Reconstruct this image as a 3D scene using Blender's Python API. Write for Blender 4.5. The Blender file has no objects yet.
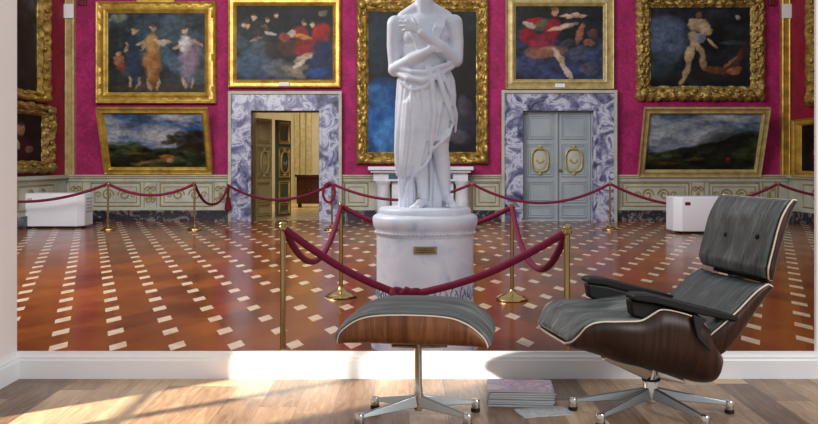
import bpy, math, random
import numpy as np
from mathutils import Vector, Matrix, noise
R = random.Random(7)
PI = math.pi
C = bpy.context.scene.collection
F = 900.0; EYE = 0.95; HOR = 161.0; CX = 409.0
GF = EYE - 1.44            # gallery floor level
WALL = 3.94                # wall with the opening
BACK = 21.6                # far gallery wall
XL, XR = -8.23, 9.12       # gallery side walls

def W(px, py, Y): return Vector(((px-CX)*Y/F, Y, EYE-(py-HOR)*Y/F))
def B(px, py, off=0.0): return Vector(((px-CX)*BACK/F, BACK-off, EYE-(py-HOR)*BACK/F))

# ------------------------------------------------------------------ mesh helper
class MB:
    def __init__(s): s.v=[]; s.f=[]; s.uv=None
    def add(s, vs, fs):
        b=len(s.v); s.v += [tuple(v) for v in vs]; s.f += [tuple(i+b for i in f) for f in fs]; return s
    def box(s, x0,x1,y0,y1,z0,z1, M=None):
        vs=[Vector((x,y,z)) for x in (x0,x1) for y in (y0,y1) for z in (z0,z1)]
        if M is not None: vs=[M@v for v in vs]
        return s.add(vs,[(0,1,3,2),(4,6,7,5),(0,4,5,1),(2,3,7,6),(0,2,6,4),(1,5,7,3)])
    def lathe(s, prof, n=32, o=(0,0,0), M=None):
        o=Vector(o); vs=[]; fs=[]
        for r,z in prof:
            for k in range(n):
                a=2*PI*k/n; v=Vector((r*math.cos(a),r*math.sin(a),z))
                if M is not None: v=M@v
                vs.append(v+o)
        m=len(prof)
        for i in range(m-1):
            for k in range(n):
                k2=(k+1)%n; fs.append((i*n+k,i*n+k2,(i+1)*n+k2,(i+1)*n+k))
        fs.append(tuple(range(n-1,-1,-1))); fs.append(tuple((m-1)*n+k for k in range(n)))
        return s.add(vs,fs)
    def tube(s, pts, rad, n=8, closed=False):
        pts=[Vector(p) for p in pts]; m=len(pts)
        rs=rad if isinstance(rad,(list,tuple)) else [rad]*m
        vs=[]; fs=[]; up=None
        for i,p in enumerate(pts):
            if closed: t=pts[(i+1)%m]-pts[i-1]
            else: t=pts[min(i+1,m-1)]-pts[max(i-1,0)]
            if t.length<1e-9: t=Vector((0,0,1))
            t.normalize()
            if up is None:
                up=Vector((0,0,1)) if abs(t.z)<.9 else Vector((1,0,0))
            a=t.cross(up)
            if a.length<1e-6: a=t.orthogonal()
            a.normalize(); b=a.cross(t).normalized(); up=b
            for k in range(n):
                q=2*PI*k/n; vs.append(p+(a*math.cos(q)+b*math.sin(q))*rs[i])
        for i in range(m if closed else m-1):
            j=(i+1)%m
            for k in range(n):
                k2=(k+1)%n; fs.append((i*n+k,j*n+k,j*n+k2,i*n+k2))
        if not closed:
            fs.append(tuple(range(n))); fs.append(tuple((m-1)*n+k for k in range(n-1,-1,-1)))
        return s.add(vs,fs)
    def ball(s, c, r, n=14, M=None):
        c=Vector(c); r=r if isinstance(r,(tuple,list)) else (r,r,r); h=n//2+1; vs=[]; fs=[]
        for i in range(1,h):
            a=PI*i/h
            for k in range(n):
                b=2*PI*k/n; v=Vector((r[0]*math.sin(a)*math.cos(b), r[1]*math.sin(a)*math.sin(b), r[2]*math.cos(a)))
                if M is not None: v=M@v
                vs.append(v+c)
        for i in range(h-2):
            for k in range(n):
                k2=(k+1)%n; fs.append((i*n+k,(i+1)*n+k,(i+1)*n+k2,i*n+k2))
        e=Vector((0,0,r[2])); e = M@e if M is not None else e
        t=len(vs); vs += [c+e,c-e]
        for k in range(n):
            k2=(k+1)%n; fs.append((t,k,k2)); q=(h-2)*n; fs.append((t+1,q+k2,q+k))
        return s.add(vs,fs)
    def limb(s, p0,r0,p1,r1,n=14):
        p0=Vector(p0); p1=Vector(p1); q=[];rr=[]
        for i in range(7):
            t=i/6; q.append(p0.lerp(p1,t)); rr.append(r0+(r1-r0)*t)
        s.tube(q,rr,n); s.ball(p0,r0,n); s.ball(p1,r1,n); return s
    def prism(s, poly, axis0, axis1, f):
        # poly: 2-D points, f(p, t) -> 3-D ; t in (axis0, axis1)
        n=len(poly); vs=[f(p,axis0) for p in poly]+[f(p,axis1) for p in poly]
        fs=[tuple(range(n)),tuple(range(2*n-1,n-1,-1))]+[(i,(i+1)%n,n+(i+1)%n,n+i) for i in range(n)]
        return s.add(vs,fs)
    def build(s, name, mat, parent=None, smooth=False, bevel=0, mods=None, angle=40):
        me=bpy.data.meshes.new(name); me.from_pydata(s.v,[],s.f); me.update()
        import bmesh
        bm=bmesh.new(); bm.from_mesh(me); bmesh.ops.recalc_face_normals(bm,faces=bm.faces); bm.to_mesh(me); bm.free()
        if s.uv:
            lay=me.uv_layers.new(name='UVMap')
            for l in me.loops: lay.data[l.index].uv=s.uv[l.vertex_index]
        if smooth:
            me.polygons.foreach_set('use_smooth',[True]*len(me.polygons))
            try: me.set_sharp_from_angle(angle=math.radians(angle))
            except Exception: pass
        o=bpy.data.objects.new(name,me); C.objects.link(o)
        me.materials.append(mat)
        if parent: o.parent=parent
        if bevel:
            b=o.modifiers.new('Bevel','BEVEL'); b.width=bevel; b.segments=3; b.limit_method='ANGLE'; b.angle_limit=math.radians(35)
            me.polygons.foreach_set('use_smooth',[True]*len(me.polygons)); me.set_sharp_from_angle(angle=math.radians(60))
        return o

def tag(o,label,cat,group=None):
    o['label']=label; o['category']=cat
    if group: o['group']=group
    return o
def thing(name,label,cat,loc=(0,0,0),rz=0,group=None):
    o=bpy.data.objects.new(name,None); C.objects.link(o); o.location=loc; o.rotation_euler=(0,0,rz)
    o.empty_display_size=.05
    return tag(o,label,cat,group)
def struct(o): o['kind']='structure'; return o
def rel(root,p):            # world -> thing-local (translation + rotz only)
    p=Vector(p)-Vector(root.location); return Matrix.Rotation(-root.rotation_euler[2],3,'Z')@p

# ------------------------------------------------------------------ materials
def s2l(c): return tuple(((x/255)/12.92 if x/255<=.04045 else ((x/255+.055)/1.055)**2.4) for x in c)
def mat(name,col,rough=.5,metal=0,spec=.5):
    m=bpy.data.materials.new(name); m.use_nodes=True; b=m.node_tree.nodes['Principled BSDF']
    b.inputs['Base Color'].default_value=(*s2l(col),1); b.inputs['Roughness'].default_value=rough
    b.inputs['Metallic'].default_value=metal; b.inputs['Specular IOR Level'].default_value=spec
    return m
class NT:
    def __init__(s,m): s.m=m; s.t=m.node_tree; s.b=s.t.nodes['Principled BSDF']
    def n(s,typ,**k):
        nd=s.t.nodes.new(typ)
        for a,v in k.items():
            if a.startswith('i_'): nd.inputs[a[2:].replace('_',' ')].default_value=v
            else: setattr(nd,a,v)
        return nd
    def l(s,a,b): s.t.links.new(a,b)
    def coords(s,scale=(1,1,1),kind='Object',rot=(0,0,0)):
        tc=s.n('ShaderNodeTexCoord'); mp=s.n('ShaderNodeMapping'); s.l(tc.outputs[kind],mp.inputs[0])
        mp.inputs['Scale'].default_value=scale; mp.inputs['Rotation'].default_value=rot; return mp.outputs[0]
    def noise(s,vec,scale,detail=4,rough=.55,dist=0):
        nd=s.n('ShaderNodeTexNoise'); s.l(vec,nd.inputs['Vector']); nd.inputs['Scale'].default_value=scale
        nd.inputs['Detail'].default_value=detail; nd.inputs['Roughness'].default_value=rough; nd.inputs['Distortion'].default_value=dist
        return nd.outputs['Fac']
    def ramp(s,fac,stops):
        nd=s.n('ShaderNodeValToRGB'); s.l(fac,nd.inputs[0]); e=nd.color_ramp.elements
        while len(e)<len(stops): e.new(.5)
        for i,(p,c) in enumerate(stops): e[i].position=p; e[i].color=(*s2l(c),1)
        return nd.outputs[0]
    def mix(s,f,a,b,typ='MIX'):
        nd=s.n('ShaderNodeMix',data_type='RGBA',blend_type=typ)
        for k,v in ((0,f),(6,a),(7,b)):
            if hasattr(v,'default_value') and hasattr(v,'links'): s.l(v,nd.inputs[k])
            else: nd.inputs[k].default_value = v if k==0 else (*s2l(v),1)
        return nd.outputs[2]
    def math(s,op,a,b=None,c=None):
        nd=s.n('ShaderNodeMath',operation=op)
        for k,v in enumerate((a,b,c)):
            if v is None: continue
            if hasattr(v,'links'): s.l(v,nd.inputs[k])
            else: nd.inputs[k].default_value=v
        return nd.outputs[0]
    def bump(s,h,st=.3,d=.01):
        nd=s.n('ShaderNodeBump'); nd.inputs['Strength'].default_value=st; nd.inputs['Distance'].default_value=d
        s.l(h,nd.inputs['Height']); s.l(nd.outputs[0],s.b.inputs['Normal'])
    def color(s,c): s.l(c,s.b.inputs['Base Color'])

def marble(name,stops,scale=1.2,rough=.25,dist=1.5):
    m=mat(name,(200,200,210),rough); t=NT(m); v=t.coords()
    a=t.noise(v,scale,8,.62,dist); t.color(t.ramp(a,stops)); return m
def varied(name,c0,c1,scale,rough=.5,metal=0,stretch=(1,1,1),bump=0,detail=5,spec=.5,dist=0,lo=.3,hi=.7):
    m=mat(name,c0,rough,metal,spec); t=NT(m); v=t.coords(stretch); a=t.noise(v,scale,detail,.6,dist)
    t.color(t.ramp(a,[(lo,c0),(hi,c1)]))
    if bump: t.bump(a,bump,.02)
    return m

M={}
M['plaster']=varied('white_plaster',(236,228,224),(241,234,230),2,.9)
M['skirt']=mat('white_gloss_paint',(238,238,240),.35)
M['gold']=varied('gilt_wood',(96,72,24),(212,178,94),9,.36,.5,bump=.5)
M['goldpale']=varied('pale_gilt_wood',(150,130,76),(196,178,122),7,.42,.25,bump=.3)
M['goldflat']=varied('burnished_gilt',(146,112,36),(212,176,80),5,.35,.4,bump=.2)
M['golddark']=varied('carved_gilt',(60,42,16),(210,178,98),22,.4,.5,bump=.9)
M['dado']=varied('painted_panelling',(158,160,146),(188,188,172),3,.6)
M['line']=varied('ochre_moulding',(124,108,60),(160,142,92),14,.5)
M['brass']=mat('polished_brass',(186,158,104),.22,1)
M['chrome']=mat('polished_aluminium',(205,200,192),.16,1)
M['castmetal']=mat('satin_aluminium',(168,172,172),.3,.9)
M['black']=mat('black_leather',(17,18,18),.5,0,.3)
M['rubber']=mat('black_rubber',(18,18,18),.7)
M['rope']=varied('crimson_velvet',(92,2,40),(132,8,60),60,.85,bump=.3)
M['ply']=mat('pale_plywood_edge',(226,206,184),.5)
M['white']=mat('white_lacquer',(226,226,232),.45)
M['greywhite']=mat('grey_lacquer',(176,172,170),.5)
M['card']=mat('white_card',(226,226,226),.7)
M['marblepurple']=marble('grey_violet_marble',[(.34,(44,44,72)),(.43,(92,94,128)),(.5,(140,142,170)),(.56,(196,198,214)),(.64,(104,106,142)),(.74,(60,60,92))],2.7,.25,1.0)
M['marbledark']=marble('dark_breccia_marble',[(.32,(20,20,28)),(.45,(52,52,66)),(.53,(30,28,38)),(.60,(140,130,126)),(.66,(44,38,40))],4,.3,1.5)
M['statue']=marble('carrara_marble',[(.3,(214,219,234)),(.5,(226,231,242)),(.75,(234,238,246))],4,.45,.4)
M['pedestal']=marble('white_veined_marble',[(.3,(150,164,204)),(.40,(208,216,234)),(.55,(230,234,244)),(.75,(220,224,238))],3,.35,.8)
M['whitemarble']=marble('pale_marble',[(.3,(190,194,206)),(.6,(222,224,230)),(.75,(206,206,212))],3,.35,.6)
M['teal']=mat('blue_green_marble',(58,92,118),.3)
M['doorgrey']=varied('grey_blue_paint',(140,152,160),(162,172,178),2,.5)
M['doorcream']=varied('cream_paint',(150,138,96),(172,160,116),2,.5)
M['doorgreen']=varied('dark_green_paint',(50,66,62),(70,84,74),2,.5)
M['roomwall']=varied('cream_wall',(176,160,120),(196,180,140),1,.8)
M['darkwood']=varied('dark_cabinet_wood',(60,32,18),(96,52,28),5,.35)
M['sensor']=mat('dark_red_plastic',(96,10,36),.5)

def damask(name='crimson_damask',c=((128,8,70),(150,14,84),(170,28,100))):
    m=mat(name,(165,20,86),.75); t=NT(m); v=t.coords((1,1,1))
    w=t.n('ShaderNodeTexVoronoi'); w.feature='SMOOTH_F1'; t.l(t.coords((2.4,2.4,1.6)),w.inputs['Vector']); w.inputs['Scale'].default_value=1.3
    a=t.noise(v,7,3,.5,2.2); s=t.math('ADD',t.math('MULTIPLY',w.outputs['Distance'],.5),a)
    t.color(t.ramp(s,[(.5,c[0]),(.7,c[1]),(.9,c[2])])); return m
M['damask']=damask(); M['damaskred']=damask('deep_red_damask',((112,4,34),(132,8,42),(150,16,54)))
def gallery_floor():
    m=mat('terracotta_tiles_white_insets',(150,70,40),.22,0,.32); t=NT(m)
    g=t.n('ShaderNodeNewGeometry'); sp=t.n('ShaderNodeSeparateXYZ'); t.l(g.outputs['Position'],sp.inputs[0])
    X,Y=sp.outputs[0],sp.outputs[1]
    p=t.math('DIVIDE',t.math('ADD',t.math('MULTIPLY_ADD',Y,.355,X),PH_A),.463)
    q=t.math('DIVIDE',t.math('ADD',t.math('MULTIPLY_ADD',Y,-.405,X),PH_B),.447)
    def tri(x,off=0.): # distance to nearest integer
        return t.math('ABSOLUTE',t.math('SUBTRACT',t.math('FRACT',t.math('ADD',x,.5+off)),.5))
    dp,dq=tri(p),tri(q)
    white=t.math('MULTIPLY',t.math('LESS_THAN',dp,.15),t.math('LESS_THAN',dq,.175))
    joint=t.math('MAXIMUM',t.math('LESS_THAN',dp,.012),t.math('LESS_THAN',dq,.012))
    cell=t.n('ShaderNodeCombineXYZ'); t.l(t.math('FLOOR',p),cell.inputs[0]); t.l(t.math('FLOOR',q),cell.inputs[1])
    wn=t.n('ShaderNodeTexWhiteNoise',noise_dimensions='2D'); t.l(cell.outputs[0],wn.inputs['Vector'])
    n1=t.noise(g.outputs['Position'],1.1,5,.6,.5); n2=t.noise(g.outputs['Position'],9,4)
    f=t.math('MULTIPLY_ADD',wn.outputs['Value'],.35,t.math('MULTIPLY',n1,.7))
    red=t.ramp(f,[(.2,(72,32,12)),(.5,(122,58,18)),(.85,(160,86,30))])
    red=t.mix(t.math('MULTIPLY',n2,.35),red,(90,34,22))
    c=t.mix(t.math('MULTIPLY',joint,.5),red,(74,30,20))
    wh=t.ramp(n2,[(.3,(196,168,140)),(.7,(222,200,176))])
    t.color(t.mix(white,c,wh)); 
    t.l(t.math('MULTIPLY_ADD',n1,.2,.1),t.b.inputs['Roughness'])
    return m
# phase so that an inset centre lies at photo (118,346)
y0=1296/(346-161.); x0=(118-409)*y0/900
PH_A=-(x0+.355*y0); PH_B=-(x0-.405*y0)
M['gfloor']=gallery_floor()
def wood_floor():
    m=mat('oak_planks',(190,160,130),.38); t=NT(m)
    g=t.n('ShaderNodeNewGeometry'); sp=t.n('ShaderNodeSeparateXYZ'); t.l(g.outputs['Position'],sp.inputs[0])
    X,Y=sp.outputs[0],sp.outputs[1]
    px=t.math('DIVIDE',X,.145); col=t.math('FLOOR',px)
    wn=t.n('ShaderNodeTexWhiteNoise',noise_dimensions='1D'); t.l(col,wn.inputs['W'])
    py=t.math('ADD',t.math('DIVIDE',Y,.9),t.math('MULTIPLY',wn.outputs['Value'],7.3)); row=t.math('FLOOR',py)
    cb=t.n('ShaderNodeCombineXYZ'); t.l(col,cb.inputs[0]); t.l(row,cb.inputs[1])
    w2=t.n('ShaderNodeTexWhiteNoise',noise_dimensions='2D'); t.l(cb.outputs[0],w2.inputs['Vector'])
    off=t.n('ShaderNodeVectorMath',operation='ADD'); t.l(g.outputs['Position'],off.inputs[0])
    sc=t.n('ShaderNodeVectorMath',operation='SCALE'); t.l(w2.outputs['Color'],sc.inputs[0]); sc.inputs['Scale'].default_value=20; t.l(sc.outputs[0],off.inputs[1])
    mp=t.n('ShaderNodeMapping'); t.l(off.outputs[0],mp.inputs[0]); mp.inputs['Scale'].default_value=(22,2.6,1)
    gr=t.noise(mp.outputs[0],1.6,7,.65,1.3)
    f=t.math('ADD',t.math('MULTIPLY',gr,.75),t.math('MULTIPLY_ADD',w2.outputs['Value'],.62,-.13))
    c=t.ramp(f,[(.22,(92,66,46)),(.5,(148,117,88)),(.82,(202,169,132))])
    gap=t.math('MAXIMUM',t.math('LESS_THAN',t.math('FRACT',px),.018),t.math('LESS_THAN',t.math('FRACT',py),.004))
    t.color(t.mix(t.math('MULTIPLY',gap,.6),c,(70,48,36))); t.bump(gr,.06,.005)
    return m
M['wfloor']=wood_floor()
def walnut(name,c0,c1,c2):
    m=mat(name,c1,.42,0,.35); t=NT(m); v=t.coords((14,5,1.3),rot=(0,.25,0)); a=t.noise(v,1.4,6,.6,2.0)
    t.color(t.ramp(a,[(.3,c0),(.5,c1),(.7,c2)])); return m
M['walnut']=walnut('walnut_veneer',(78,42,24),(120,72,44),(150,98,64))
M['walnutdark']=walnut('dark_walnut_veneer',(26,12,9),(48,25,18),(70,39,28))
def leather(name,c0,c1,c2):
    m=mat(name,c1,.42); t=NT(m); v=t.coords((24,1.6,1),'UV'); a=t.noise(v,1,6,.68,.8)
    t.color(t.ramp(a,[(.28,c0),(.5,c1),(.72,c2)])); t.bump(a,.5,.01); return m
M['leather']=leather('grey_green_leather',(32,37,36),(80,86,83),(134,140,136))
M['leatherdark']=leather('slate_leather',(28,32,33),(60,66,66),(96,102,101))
def canvas_mat():
    m=mat('oil_on_canvas',(80,80,80),.5,0,.25); t=NT(m); a=t.n('ShaderNodeVertexColor'); a.layer_name='paint'
    n=t.noise(t.coords(),30,3); 
    t.color(t.mix(.35,a.outputs[0],t.mix(1.0,a.outputs[0],t.ramp(n,[(.3,(120,120,120)),(.7,(255,255,255))]),'MULTIPLY'))); return m
M['canvas']=canvas_mat()

# ------------------------------------------------------------------ the gallery shell
def boxo(name,m,x0,x1,y0,y1,z0,z1,parent=None,bevel=0): return MB().box(x0,x1,y0,y1,z0,z1).build(name,m,parent,bevel=bevel)
TOP=6.6
struct(MB().box(XL-.3,XR+.3,WALL-.3,34,GF-.1,GF).build('floor_gallery',M['gfloor']))
bw=MB()
def bbox(mb,p0,p1,q0,q1,y0,y1):      # px box on the back wall
    a=B(p0,q1); b=B(p1,q0); mb.box(a.x,b.x,y0,y1,a.z,b.z)
D1=(252,320,111); D2=(522,592,111)
zt=B(0,111).z
for a,b in ((XL-.3,B(252,0).x),(B(320,0).x,B(522,0).x),(B(592,0).x,XR+.3)): bw.box(a,b,BACK,BACK+.35,GF,TOP)
bw.box(B(252,0).x,B(320,0).x,BACK,BACK+.35,zt,TOP); bw.box(B(522,0).x,B(592,0).x,BACK,BACK+.35,zt,TOP)
struct(bw.build('wall_back',M['damask']))
struct(boxo('wall_left',M['damaskred'],XL-.3,XL,WALL+.3,BACK,GF,TOP))
struct(boxo('wall_right',M['damaskred'],XR,XR+.3,WALL+.3,BACK,GF,TOP))

# dado panelling along back and side walls
def spiral(mb,c,r,turns,dirn,rr,ax,ay):
    pts=[]
    for i in range(26):
        t=i/25; a=turns*2*PI*t; q=r*(1-.75*t)
        pts.append(Vector(c)+Vector(ax)*(q*math.cos(a)*dirn)+Vector(ay)*(q*math.sin(a)))
    mb.tube(pts,rr,5)
def panel_lines(mb,p0,p1,q0,q1,scroll=True):
    a=B(p0,q1,.055); b=B(p1,q0,.055); r=.016
    for k,ins in ((0,0),(1,.09)):
        pts=[(a.x+ins,a.y,a.z+ins),(b.x-ins,a.y,a.z+ins),(b.x-ins,a.y,b.z-ins),(a.x+ins,a.y,b.z-ins)]
        for i in range(4): mb.tube([pts[i],pts[(i+1)%4]],r if k==0 else r*.6,5)
    if scroll:
        cx=(a.x+b.x)/2; cz=(a.z+b.z)/2; h=(b.z-a.z)*.26
        for d in (-1,1):
            spiral(mb,(cx+d*h*1.35,a.y,cz),h,1.4,-d,.02,(1,0,0),(0,0,1))
            spiral(mb,(cx+d*h*2.9,a.y,cz),h*.55,1.2,d,.014,(1,0,0),(0,0,1))
def ornament(mb,px,q0,q1):
    a=B(px,q1,.055); b=B(px,q0,.055); cz=(a.z+b.z)/2; h=(b.z-a.z)/2
    for d in (-1,1):
        for e in (-1,1): spiral(mb,(a.x+d*h*.22,a.y,cz+e*h*.45),h*.24,1.3,-d*e,.016,(1,0,0),(0,0,1))
    mb.ball((a.x,a.y,cz),(.05,.02,.09),8)
    for d in (-1,1): mb.tube([(a.x+d*h*.5,a.y,a.z),(a.x+d*h*.5,a.y,b.z)],.010,5)
segs=[((70,231),[(92,141),(161,213)],[77,151,221]),((341,502),[(345,368),(475,499),(404,440)],[]),((614,788),[(622,688),(708,758)],[697,768])]
for i,((s0,s1),pans,orn) in enumerate(segs):
    x0=XL if i==0 else B(s0,0).x; x1=XR if i==2 else B(s1,0).x
    z0=B(0,210).z; z1=B(0,176).z
    mb=MB().box(x0,x1,BACK-.05,BACK,z0,z1)
    mb.box(x0,x1,BACK-.12,BACK-.05,z1-.05,z1+.03).box(x0,x1,BACK-.085,BACK-.05,z1-.13,z1-.05).box(x0,x1,BACK-.09,BACK-.05,z0,z0+.05)
    root=struct(mb.build('trim_%d'%(i+1),M['dado']))
    ln=MB()
    for p in pans: panel_lines(ln,p[0],p[1],183,206,p[1]-p[0]>30)
    for o in orn: ornament(ln,o,182,207)
    ln.tube([(x0,BACK-.125,z1-.01),(x1,BACK-.125,z1-.01)],.012,5)
    ln.build('gilt_moulding',M['line'],root)
    struct(MB().box(x0,x1,BACK-.09,BACK,GF,z0).box(x0,x1,BACK-.11,BACK-.09,z0-.05,z0).build('baseboard_%d'%(i+1),M['marbledark']))
for i,(xw,sg) in enumerate(((XL,1),(XR,-1))):
    z0=B(0,210).z; z1=B(0,176).z; a,b=sorted((xw,xw+sg*.05)); y0,y1=WALL+.3,BACK-.12
    mb=MB().box(a,b,y0,y1,z0,z1); a2,b2=sorted((xw,xw+sg*.12)); mb.box(a2,b2,y0,y1,z1-.05,z1+.03)
    root=struct(mb.build('trim_%d'%(i+4),M['dado']))
    ln=MB(); X=xw+sg*.055
    for k in range(5):
        ya=BACK-.9-k*2.6; yb=ya-1.9
        q=[(X,ya,z0+.12),(X,yb,z0+.12),(X,yb,z1-.18),(X,ya,z1-.18)]
        for j in range(4): ln.tube([q[j],q[(j+1)%4]],.018,5)
        for d in (-1,1): spiral(ln,(X,(ya+yb)/2+d*.3,(z0+z1)/2-.03),.2,1.4,d,.02,(0,1,0),(0,0,1))
    ln.build('gilt_moulding',M['line'],root)
    a2,b2=sorted((xw,xw+sg*.09)); struct(boxo('baseboard_%s'%('left','right')[i],M['marbledark'],a2,b2,y0,y1,GF,z0))
# gilt corner strips
for i,(p0,p1,n) in enumerate(((64.5,74,'trim_6'),(785,793.5,'trim_7'))):
    z1=B(0,176).z+.03; mb=MB(); a=B(p0,0).x; b=B(p1,0).x
    if i==0: a=XL+.0; b=a+.23
    else: b=XR; a=b-.22
    mb.box(a,b,BACK-.10,BACK,z1,TOP); mb.tube([((a+.03),BACK-.11,z1),((a+.03),BACK-.11,TOP)],.02,6); mb.tube([((b-.03),BACK-.11,z1),((b-.03),BACK-.11,TOP)],.02,6)
    struct(mb.build(n,M['goldpale'] if i==0 else M['goldflat']))
    zc=B(0,12).z; cxm=(a+b)/2
    tag(MB().box(cxm-.12,cxm+.12,BACK-.15,BACK-.132,zc-.17,zc+.17).build('wall_card',M['card'],bevel=.004),
        'small white card high on the gilt strip at the %s corner of the gallery'%('left','right')[i],'card','white cards on the gilt strips')
for px,w in ((83,'left'),(772,'right')):
    c=B(px,3)
    tag(MB().box(c.x-.1,c.x+.1,BACK-.06,BACK,c.z-.07,c.z+.07).build('alarm_sensor',M['sensor'],bevel=.015),
        'small dark red sensor box high on the crimson wall near the %s corner'%w,'sensor','alarm sensors on the crimson wall')

# ------------------------------------------------------------------ marble door surrounds and doors
def surround(name,o0,o1,i0,i1,ot,it,label):
    a=B(o0,0).x;b=B(o1,0).x;c=B(i0,0).x;d=B(i1,0).x; zo=B(0,ot).z; zi=B(0,it).z
    mb=MB()
    mb.box(a,c,BACK-.16,BACK-.001,GF,zo).box(d,b,BACK-.16,BACK-.001,GF,zo).box(c,d,BACK-.16,BACK-.001,zi,zo)
    r=tag(mb.build(name,M['marblepurple']),label,'door surround')
    lm=MB().box(c,c+.025,BACK,BACK+.36,GF,zi).box(d-.025,d,BACK,BACK+.36,GF,zi).box(c+.025,d-.025,BACK,BACK+.36,zi-.025,zi); lm.build('jamb_lining',M['doorgrey'] if o0>400 else M['darkwood'],r)
    mb=MB()     # raised outer and inner fillets
    for (x0,x1,z) in ((a-.03,b+.03,zo+.03),):
        mb.box(x0,x0+.07,BACK-.21,BACK-.16,GF,z).box(x1-.07,x1,BACK-.21,BACK-.16,GF,z).box(x0+.07,x1-.07,BACK-.21,BACK-.16,z-.07,z)
    mb.build('outer_moulding',M['dado'],r)
    mb=MB(); x0,x1,z=c-.06,d+.06,zi+.06
    mb.box(x0,x0+.06,BACK-.19,BACK-.16,GF+.3,z).box(x1-.06,x1,BACK-.19,BACK-.16,GF+.3,z).box(x0+.06,x1-.06,BACK-.19,BACK-.16,z-.06,z)
    mb.build('inner_moulding',M['marblepurple'],r)
    mb=MB().box(a-.02,c+.0,BACK-.2,BACK-.16,GF,GF+.28).box(d,b+.02,BACK-.2,BACK-.16,GF,GF+.28); mb.build('plinth_block',M['marblepurple'],r)
    return r
surround('door_surround',231,341,252,320,93,111,'grey violet marble surround framing the open doorway left of the statue')
surround('door_surround',502,614,522,592,92,111,'grey violet marble surround framing the closed grey double door')

def leaf(parent,name,m,w,h,gm,M4,cart=True,sh=None):
    """one panelled door leaf, local x 0..w, z 0..h, front at y=0"""
    def T(mb): mb.v=[tuple(M4@Vector(v)) for v in mb.v]; return mb
    o=T(MB().box(0,w,0,.06,0,h)).build(name,m,parent)
    mb=MB(); g=.13*w
    rows=[(h*.03,h*.14),(h*.17,h*.36),(h*.41,h*.71),(h*.76,h*.97)]
    for z0,z1 in rows:
        for k in (0,1):
            ins=g+k*.05; r=.022 if k==0 else .012
            q=[(ins,-.005,z0+k*.05),(w-ins,-.005,z0+k*.05),(w-ins,-.005,z1-k*.05),(ins,-.005,z1-k*.05)]
            if z1-z0>.12 or k==0:
                for j in range(4): mb.tube([q[j],q[(j+1)%4]],r,5)
    T(mb).build('panel_moulding',gm,o)
    if cart:
        mb=MB(); cx=w/2; cz=h*.56
        pts=[]
        for i in range(28):
            a=2*PI*i/28; pts.append((cx+.2*abs(math.cos(a))**.6*math.copysign(1,math.cos(a)),-.03,cz+.27*abs(math.sin(a))**.7*math.copysign(1,math.sin(a))))
        mb.tube(pts,.025,6,closed=True)
        mb.tube([(cx-.09,-.02,cz+.02),(cx-.05,-.03,cz-.04),(cx,-.03,cz-.06),(cx+.05,-.03,cz-.04),(cx+.09,-.02,cz+.02)],.025,6)
        mb.ball((cx,-.02,cz+.32),(.06,.03,.05),8).ball((cx,-.02,cz-.32),(.06,.03,.05),8)
        T(mb).build('cartouche',M['goldpale'],o)
        mb=MB(); mb.ball((cx,0,cz),(.17,.03,.24),14); T(mb).build('shield',sh or M['dado'],o)
    return o
h=zt-GF-.05
root=bpy.data.objects.new('door_1',None); C.objects.link(root); struct(root)
x0=B(522,0).x+.03; x1=B(592,0).x-.03; w=(x1-x0)/2
for k in range(2): leaf(root,'door_leaf',M['doorgrey'],w-.01,h,M['doorgrey'],Matrix.Translation((x0+k*w+.005,BACK+.03,GF+.01)))
mb=MB().tube([(x0+w,BACK+.0,GF),(x0+w,BACK+.0,GF+h)],.03,8); mb.build('meeting_bead',M['doorgrey'],root)
mb=MB().ball((x0+w+.08,BACK-.02,GF+h*.47),.04,10); mb.build('door_knob',M['brass'],root)
# open door: two leaves swung into the next room
root=bpy.data.objects.new('door_2',None); C.objects.link(root); struct(root)
def leaf_between(pa,Ya,pb,Yb,m,gm):
    a=Vector(((pa-CX)*Ya/F,Ya,GF+.01)); b=Vector(((pb-CX)*Yb/F,Yb,GF+.01)); d=b-a
    return leaf(root,'door_leaf',m,d.length,h-.1,gm,Matrix.Translation(a)@Matrix.Rotation(math.atan2(d.y,d.x),4,'Z'),sh=m)
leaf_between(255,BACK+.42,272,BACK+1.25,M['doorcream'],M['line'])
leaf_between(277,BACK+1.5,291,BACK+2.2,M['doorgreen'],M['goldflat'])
# room beyond the open doorway
x0=B(240,0).x; x1=B(330,0).x
struct(boxo('wall_beyond_left',M['roomwall'],x0-1.6,x0-1.5,BACK+.35,33,GF,TOP))
struct(boxo('wall_beyond_right',M['roomwall'],x1+.2,x1+.3,BACK+.35,33,GF,TOP))
struct(boxo('wall_beyond_back',M['roomwall'],x0-1.5,x1+.2,33,33.1,GF,TOP))
struct(MB().box(x0-1.5,x1+.2,BACK+.35,33,GF,GF+.008).build('floor_beyond',varied('pale_stone_floor',(150,120,74),(186,156,104),2,.25)))
mb=MB()      # fluted trim on the far wall of the next room
for px in (297,303,309): 
    c=W(px,200,32.9); mb.box(c.x-.08,c.x+.08,32.85,33,GF,TOP)
struct(mb.build('trim_8',M['goldpale']))
ca=thing('side_cabinet','dark wooden cabinet standing in the room beyond the open doorway','cabinet',(W(312,0,28).x,28,GF))
MB().box(-.45,.45,-.25,.25,.12,.95).build('body',M['darkwood'],ca,bevel=.01)
MB().box(-.5,.5,-.3,.3,.951,1.02).build('top',M['darkwood'],ca,bevel=.01)
for sx in (-1,1):
    for sy in (-1,1): MB().lathe([(.03,0),(.045,.04),(.03,.12)],10,(sx*.38,sy*.18,0)).build('foot',M['darkwood'],ca)
for sx in (-1,1):
    d=MB().box(sx*.22-.19,sx*.22+.19,-.27,-.251,.18,.9).build('door',M['darkwood'],ca,bevel=.008)
    MB().ball((sx*.05,-.285,.55),.018,8).build('knob',M['brass'],d)

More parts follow.
